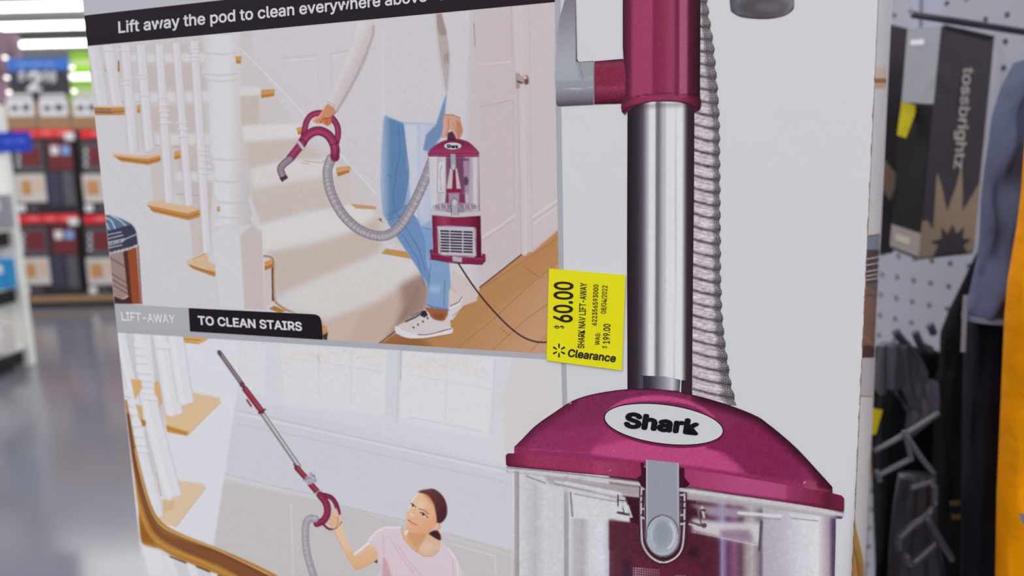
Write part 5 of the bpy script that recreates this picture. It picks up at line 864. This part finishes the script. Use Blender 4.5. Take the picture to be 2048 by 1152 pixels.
# stand that carries the carton
cx_ = (FL+BR)/2; a_ = MB(); t = thing('display_stand', (cx_[0], cx_[1], 0), 'low grey steel display stand under the white vacuum carton', 'stand', rot=rot)
def stq(z0, z1, g): 
    q = [FL-AX*g+AN*g, FR+AX*g+AN*g, BR+AX*g-AN*g, BL-AX*g-AN*g]; return MB().hexa([wz(v, z0) for v in q]+[wz(v, z1) for v in q])
stq(Z0-.03, Z0-.0005, .03).build('deck', M['grey_steel'], t, bevel=.003)
for q in (FL, FR, BR, BL):
    b = MB(); c = (q*1.0-cx_)*.9+cx_; b.box(c[0]-.015, c[0]+.015, c[1]-.015, c[1]+.015, 0, Z0-.03); b.build('leg', M['grey_steel'], t)

# ------------------------------------------------------------------ pegboard wall and what hangs on it
import itertools
th = math.atan((1024-545)/FP); PD = np.array([-math.sin(th), math.cos(th), 0]); PN = np.array([-math.cos(th), -math.sin(th), 0])
PP = at_depth(1835., 565., .93)
def on_peg(px, py, off=0): return on_plane(px, py, PP, PN, off)
PB = thing('pegboard_wall', (PP[0], PP[1], 0), 'white perforated pegboard wall behind the hanging goods', 'pegboard')
M['peg'] = mat('pegboard_white', (172, 174, 186), .5, spec=.3); bm = bmesh.new(); S_ = .0254; NS = 8; rr = .0034
zb = round((PP[2]-.55)/S_)*S_; dirh = PD
o_ = on_peg(2010., 84.)                          # one hole sits here
du = (o_-PP) @ PD; uoff = du % S_; zoff = o_[2] % S_
i0 = int((-.75)/S_); i1 = int(.34/S_)
def V3(u, z, d=0): return PP*[1, 1, 0]+PD*u+[0, 0, z]+PN*d
vc = {}
def gv(key, u, z):
    if key not in vc: vc[key] = bm.verts.new(V3(u, z))
    return vc[key]
for i in range(i0, i1):
    for j in range(int(.62/S_), int(1.5/S_)):
        u = i*S_+uoff; z = j*S_+zoff; h = S_/2
        c = [gv((i, j), u-h, z-h), gv((i+1, j), u+h, z-h), gv((i+1, j+1), u+h, z+h), gv((i, j+1), u-h, z+h)]
        r = [bm.verts.new(V3(u+rr*math.cos(t), z+rr*math.sin(t))) for t in [math.radians(-135+45*k) for k in range(8)]]
        d_ = [bm.verts.new(V3(u+rr*math.cos(t), z+rr*math.sin(t), -.005)) for t in [math.radians(-135+45*k) for k in range(8)]]
        for k in range(4):
            bm.faces.new((c[k], c[(k+1)%4], r[(2*k+2)%8], r[2*k+1], r[2*k]))
        for k in range(8): bm.faces.new((r[k], r[(k+1)%8], d_[(k+1)%8], d_[k]))
mb = MB(); mb.b.free(); mb.b = bm; mb.build('perforated_panel', M['peg'], PB)
q0, q1 = V3(i0*S_, 0)[:2], V3(i1*S_, 0)[:2]
def prism(uv0, uv1, d0, d1, z0, z1):
    return MB().hexa([V3(uv0, z0, d0), V3(uv1, z0, d0), V3(uv1, z0, d1), V3(uv0, z0, d1), V3(uv0, z1, d0), V3(uv1, z1, d0), V3(uv1, z1, d1), V3(uv0, z1, d1)])
prism(i0*S_-.02, i1*S_+.02, -.012, -.03, .0, 1.9).build('backing_board', mat('pegboard_backing', (92, 78, 58), .8), PB)
prism(i0*S_-.02, i1*S_+.02, -.011, 0, 1.505, 1.9).build('header_panel', M['peg'], PB); prism(i0*S_-.02, i1*S_+.02, -.011, 0, .0, .60).build('lower_panel', M['peg'], PB)
prism(i0*S_-.02, i1*S_+.02, .001, .30, .0, .12).build('base_deck', M['steel'], PB)

def quad3(c4, z): return [at_depth(float(x), float(y), zz) for (x, y), zz in zip(c4, z)]
# hanging retail boxes: top / bottom corners traced, real depth
BR1 = mat('charcoal_card', (72, 63, 70), .5, var=.08, scale=30); GR1 = mat('grey_card', (150, 152, 160), .5); BEI = mat('beige_ink', (176, 152, 126), .6); NV = mat('black_window', (12, 10, 20), .5, spec=.2)
def hang_box(label, group, xl, xc, xr, zl, zc, zr, yt, yb, lean, nm='hanging_box'):
    """xl, xc, xr: left edge, corner, right edge at the top; lean: shift at the bottom"""
    z = [zl, zc, zr]; T_ = [at_depth(float(x), float(y), d) for x, y, d in zip((xl, xc, xr), yt, z)]; B_ = [at_depth(float(x+l), float(y), d+.012) for x, l, y, d in zip((xl, xc, xr), lean, yb, z)]
    T4 = T_[0]+T_[2]-T_[1]; B4 = B_[0]+B_[2]-B_[1]; t = thing(nm, (T_[1]+T4)/2*[1, 1, 0]+[0, 0, B_[1][2]], label, 'box', group)
    mb = MB().hexa([B_[0], B_[1], B_[2], B4, T_[0], T_[1], T_[2], T4]); mb.build('carton_body', BR1, t, bevel=.0008)
    nl = np.cross(T_[1]-T_[0], B_[0]-T_[0]); nl = unit(nl); nr = unit(np.cross(T_[2]-T_[1], B_[1]-T_[1]))
    for n_, c in ((nl, T_[0]), (nr, T_[1])):
        if n_ @ (c-CAM) > 0: n_ *= -1
    def face(A0, A1, C0, C1, n_, pts, m, nme, off=.0006):
        P_ = [(A0*(1-u)+A1*u)*(1-v)+(C0*(1-u)+C1*u)*v+n_*off for u, v in pts]; k = len(P_)
        V = np.array(P_+[p-n_*(off-.0001) for p in P_]); F = [list(range(k)), list(range(2*k-1, k-1, -1))]+[[i_, (i_+1) % k, k+(i_+1) % k, k+i_] for i_ in range(k)]
        bm_ = bmesh.new(); vv = [bm_.verts.new(tuple(v)) for v in V]
        for f in F[2:]: bm_.faces.new([vv[i_] for i_ in f])
        f0 = bm_.faces.new([vv[i_] for i_ in F[0]]); bmesh.ops.triangulate(bm_, faces=[f0]); mb2 = MB(); mb2.b.free(); mb2.b = bm_; return mb2.build(nme, m, t)
    return t, (lambda pts, m, nme, off=.0006: face(T_[0], T_[1], B_[0], B_[1], nl, pts, m, nme, off)), (lambda pts, m, nme, off=.0006: face(T_[1], T_[2], B_[1], B_[2], nr, pts, m, nme, off)), (T_, B_, nr)
t1, fl_, fr_, (T_, B_, nr_) = hang_box('dark grey hanging box with vertical pale lettering and beige starburst', 'boxes hanging on the pegboard', 1816, 1883, 1990, .735, .70, .745, (58, 52, 74), (498, 520, 508), (-36, -46, -44))
R4 = lambda u0, v0, u1, v1: [(u0, v0), (u1, v0), (u1, v1), (u0, v1)]
fl_(R4(0, 0, 1, .33), GR1, 'upper_panel'); fl_(R4(.15, .052, .55, .075), M['whitep'], 'hang_slot', .0012); fl_(R4(.0, .33, .96, .885), NV, 'window'); fl_(R4(0, .885, 1, .985), mat('taupe_card', (150, 140, 136), .6), 'lower_panel'); fl_(R4(.2, .92, .7, .95), mat('taupe_light', (190, 178, 160), .6), 'lower_lettering', .0012)
starp = [(0, .97), (.0, .86), (.10, .84), (.22, .87), (.12, .66), (.20, .63), (.36, .78), (.42, .80), (.60, .58), (.66, .80), (.72, .82), (1, .70), (1, .97), (.9, .90), (.78, .975), (.22, .975)]
starp = [(0, .99), (0, .83), (.08, .83), (.20, .875), (.17, .625), (.27, .68), (.42, .80), (.55, .67), (.60, .585), (.66, .69), (.70, .80), (.86, .73), (1, .66), (1, .99)]
fr_(starp, BEI, 'starburst'); fr_([(.24, .99), (.32, .945), (.18, .925), (.36, .915), (.34, .865), (.46, .90), (.54, .855), (.62, .90), (.76, .87), (.74, .92), (.92, .93), (.78, .955), (.86, .99)], BR1, 'small_starburst', .0012)
_p = lambda u, v: (T_[1]*(1-u)+T_[2]*u)*(1-v)+(B_[1]*(1-u)+B_[2]*u)*v+nr_*.001
V, F = text_mesh('tossbrightz', .02); x0_, x1_ = V[:, 0].min(), V[:, 0].max(); hi_c, lo_c = caph(.02)
a = (V[:, 0]-x0_)/(x1_-x0_); bb = (V[:, 1]-lo_c)/(hi_c-lo_c); a = a*.45+.155; uu = .44+bb*.20
W = np.array([_p(u_, v_) for u_, v_ in zip(uu, a)]); npmesh('lettering', W+nr_*V[:, 2:3]*.00002, F, mat('pale_box_lettering', (206, 194, 186), .6), t1)
fr_([(.02, -.006), (.98, -.002), (.9, .018), (.5, .012), (.1, .008)], M['black'], 'top_fold', .0014)
t2, fl2, fr2, _x = hang_box('slim charcoal hanging box half hidden by white carton', 'boxes hanging on the pegboard', 1760, 1772, 1822, .80, .79, .80, (50, 46, 58), (510, 512, 506), (-26, -26, -34))
fr2([(.25, .58), (.95, .66), (.6, .76), (.2, .70)][:3]+[(.3, .72)], BEI, 'pale_mark')
p4 = [(1803, 204), (1836, 212), (1812, 276), (1794, 270)]
b = MB(); b.hexa([at_depth(float(x), float(y), .724) for x, y in p4]+[at_depth(float(x), float(y), .7228) for x, y in p4]); s_ = b.build('price_tag', mat('tag_yellow', (216, 196, 10), .4)); tag(s_, 'small yellow tag stuck below grey box panel', 'tag', 'yellow tags')
p4 = [(1738, 815), (1765, 820), (1752, 868), (1738, 872)]
b = MB(); b.hexa([at_depth(float(x), float(y), .694) for x, y in p4]+[at_depth(float(x), float(y), .6928) for x, y in p4]); tag(b.build('price_tag', mat('tag_yellow', (216, 196, 10), .4)), 'small yellow tag low down on the black bag', 'tag', 'yellow tags')
# hook rails
t = thing('peg_hook', on_peg(2100., 75.), 'long dark steel peg hook above the grey hanging boxes', 'hook'); w_ = [at_depth(1824., 29., .66), at_depth(1900., 41., .665), at_depth(2060., 66., .68)]
MB().tube(w_, .0028, 10).build('hook_arm', mat('dark_steel', (70, 68, 78), .35, .6), t, smooth=True)
t = thing('label_strip', on_peg(1850., 30.), 'pale plastic label strip hanging behind hook', 'label'); b = MB(); b.hexa([at_depth(float(x), float(y), z) for z in (.81, .805) for x, y in ((1822, -40), (1884, -40), (1883, 56), (1824, 56))]); b.build('strip_body', mat('pale_plastic', (190, 190, 212), .3), t); b = MB(); b.hexa([at_depth(float(x), float(y), z) for z in (.804, .803) for x, y in ((1842, -40), (1847, -40), (1844, 56), (1840, 56))]); b.build('strip_line', M['grey_steel'], t)

# ------------------------------------------------------------------ hanging cloth goods
def loft(nm, rows, z, thick, m, par=None, folds=0, ff=7, seed=0, n=40, sub=10):
    rows = np.array(rows, float); yy = np.linspace(rows[0, 0], rows[-1, 0], sub*len(rows)); L = np.interp(yy, rows[:, 0], rows[:, 1]); Rr_ = np.interp(yy, rows[:, 0], rows[:, 2]); V = []
    for i_, (y, l, r) in enumerate(zip(yy, L, Rr_)):
        for k in range(n):
            a_ = 2*math.pi*k/n; u = .5-.5*math.cos(a_); s = math.sin(a_)
            f_ = folds*(math.sin(ff*u*3+y*.012+seed)+.6*math.sin(ff*u*5.3-y*.021+seed*2)+.5*math.sin(y*.045+u*6+seed*3))
            d = z-s*thick*.5*(abs(s)**-.3 if s else 1)+(f_ if s > 0 else 0)
            V.append(at_depth(l+(r-l)*u, y, z)+(rays(1024., 400.)*(d-z)))
    N_ = len(yy); F = [[i_*n+k, i_*n+(k+1) % n, (i_+1)*n+(k+1) % n, (i_+1)*n+k] for i_ in range(N_-1) for k in range(n)]+[list(range(n))[::-1], [(N_-1)*n+k for k in range(n)]]
    o = npmesh(nm, np.array(V), F, m, par, smooth=True); return o
JK = mat('slate_fabric', (78, 84, 112), .8, var=.15, scale=18, bump=.3, bscale=45)
BKF = mat('black_fabric', (9, 7, 14), .8, spec=.15, bump=.2); NVF = mat('navy_fabric', (20, 19, 32), .8, spec=.2)
t = thing('jacket', at_depth(2010., 640., .6)*[1, 1, 0]+[0, 0, .9], 'slate blue jacket with creased shoulder hanging before the pegboard', 'jacket')
loft('body', [(120, 2046, 2140), (170, 2018, 2140), (230, 1998, 2140), (290, 1990, 2140), (330, 1983, 2140), (400, 1975, 2140), (470, 1972, 2140), (520, 1966, 2140), (590, 1950, 2130), (632, 1934, 2110)], .60, .05, JK, t, folds=.006, ff=9, seed=1)
loft('hem', [(632, 1936, 2110), (642, 1936, 2110)], .597, .052, mat('hem_band', (120, 124, 146), .7), t)
t2_ = tag(loft('black_bag', [(500, 1966, 2000), (560, 1935, 1990), (620, 1905, 1975), (668, 1886, 1960), (740, 1884, 1950), (760, 1874, 1946), (900, 1872, 1944), (1000, 1866, 1944), (1240, 1850, 1944)], .745, .03, BKF, None, folds=.002, seed=4), 'black bag hanging under slate jacket', 'bag')
t3 = tag(loft('navy_trousers', [(640, 1936, 2030), (800, 1932, 2026), (1000, 1930, 2016), (1240, 1928, 2010)], .618, .03, NVF, None, folds=.002, seed=2), 'near black trousers hanging directly below the slate jacket hem', 'trousers')
MB().hexa([at_depth(float(x), float(y), z) for z in (.598, .596) for x, y in ((1926, 590), (1936, 590), (1931, 704), (1921, 704))]).build('zip_tape', mat('zip_tape', (150, 154, 168), .5), t)
OR = mat('orange_fabric', (240, 152, 0), .8, spec=.1, var=.10, scale=25, bump=.25, bscale=60)
tag(loft('orange_garment', [(250, 2066, 2200), (380, 2056, 2200), (450, 2047, 2200), (500, 2038, 2200), (560, 2027, 2200), (640, 2020, 2200), (800, 2013, 2200), (1000, 2004, 2200), (1240, 2000, 2200)], .545, .04, OR, None, folds=.002, ff=9, seed=5), 'orange garment hanging at the right edge', 'garment')
b = MB(); b.hexa([at_depth(float(x), float(y), z) for z in (.522, .521) for x, y in ((2038, 1026), (2056, 1030), (2060, 1066), (2042, 1042))]); tag(b.build('clip', M['grey_steel']), 'small grey clip on orange garment', 'clip')
# black pouch and the grey plastic hangers low down beside the carton
tag(loft('black_pouch', [(775, 1764, 1800), (800, 1760, 1812), (900, 1758, 1800), (1240, 1752, 1790)], .70, .02, BKF, None, folds=.0008, seed=8), 'black pouch with yellow tag right beside the carton', 'pouch')
DP = mat('grey_plastic', (84, 86, 98), .35, spec=.6); DP2 = mat('smoke_plastic', (58, 56, 70), .3, spec=.6); PK = mat('mauve_backer', (92, 84, 98), .6)
def bars(nm, label, segs, z, r, m, cat='hanger', group='grey plastic hangers'):
    t = thing(nm, at_depth(float(segs[0][0][0]), float(segs[0][0][1]), z), label, cat, group)
    for s in segs: MB().tube([at_depth(float(x), float(y), z+.0004*i_) for i_, (x, y) in enumerate(cr(s, n=4))], r, 8).build('plastic_bar', m, t, smooth=True)
bars('plastic_hanger', 'grey plastic hanger with forked arms beside the carton', [[(1748, 902), (1790, 880), (1840, 850), (1878, 826)], [(1808, 862), (1816, 890), (1822, 918)], [(1754, 952), (1790, 934), (1825, 916)], [(1812, 870), (1840, 912), (1868, 948)], [(1752, 940), (1760, 962)], [(1822, 976), (1868, 962)]], .60, .0021, DP)
bars('plastic_hanger', 'lower dark plastic hanger with a looped end', [[(1796, 1080), (1825, 1052), (1852, 1034), (1868, 1010), (1870, 970)], [(1812, 1110), (1822, 1128), (1848, 1108), (1872, 1084), (1862, 1060)], [(1796, 1080), (1800, 1100)], [(1852, 1034), (1880, 1080), (1905, 1120)]], .60, .0027, DP2)
bars('plastic_clip', 'smoky plastic clip hanging over the lower pegboard', [[(1790, 662), (1812, 690), (1835, 720), (1850, 750)], [(1830, 664), (1842, 690), (1862, 700)], [(1860, 650), (1868, 668)]], .70, .0035, DP2, 'clip', 'smoky clips')
tag(loft('smoke_bag', [(688, 1760, 1822), (720, 1755, 1845), (780, 1752, 1862), (820, 1790, 1862), (860, 1796, 1820)], .70, .02, mat('smoke_film', (56, 55, 68), .3, spec=.6), None, folds=.002, seed=9), 'smoky grey film bag hanging over the lower pegboard', 'bag')
tag(loft('grey_pouch', [(762, 1812, 1872), (800, 1806, 1878), (830, 1800, 1876), (868, 1798, 1815)], .70, .02, PK, None, folds=.0015, seed=3), 'mauve grey pouch behind the plastic hanger', 'pouch')
tag(loft('dark_pouch', [(950, 1800, 1868), (1010, 1790, 1870), (1100, 1780, 1880), (1240, 1775, 1900)], .635, .02, mat('dim_film', (46, 43, 54), .4), None, folds=.002, seed=6), 'dark grey film pouch low down between the hangers', 'pouch')
tag(loft('black_cover', [(700, 1745, 1870), (860, 1745, 1900), (1240, 1760, 1920)], .80, .05, BKF, None, seed=12), 'black cover hanging deepest behind pouches', 'cover')
for k_ in (0, 1):
    p4 = ((1898+k_*4, 1002+k_*26), (1922+k_*6, 1000+k_*28), (1924+k_*6, 1010+k_*28), (1900+k_*4, 1012+k_*28)); MB().hexa([at_depth(float(x), float(y), z) for z in (.626, .6255) for x, y in p4]).build('gold_lettering', mat('gold_print', (96, 80, 50), .4), t2_)
bpy.context.view_layer.update()
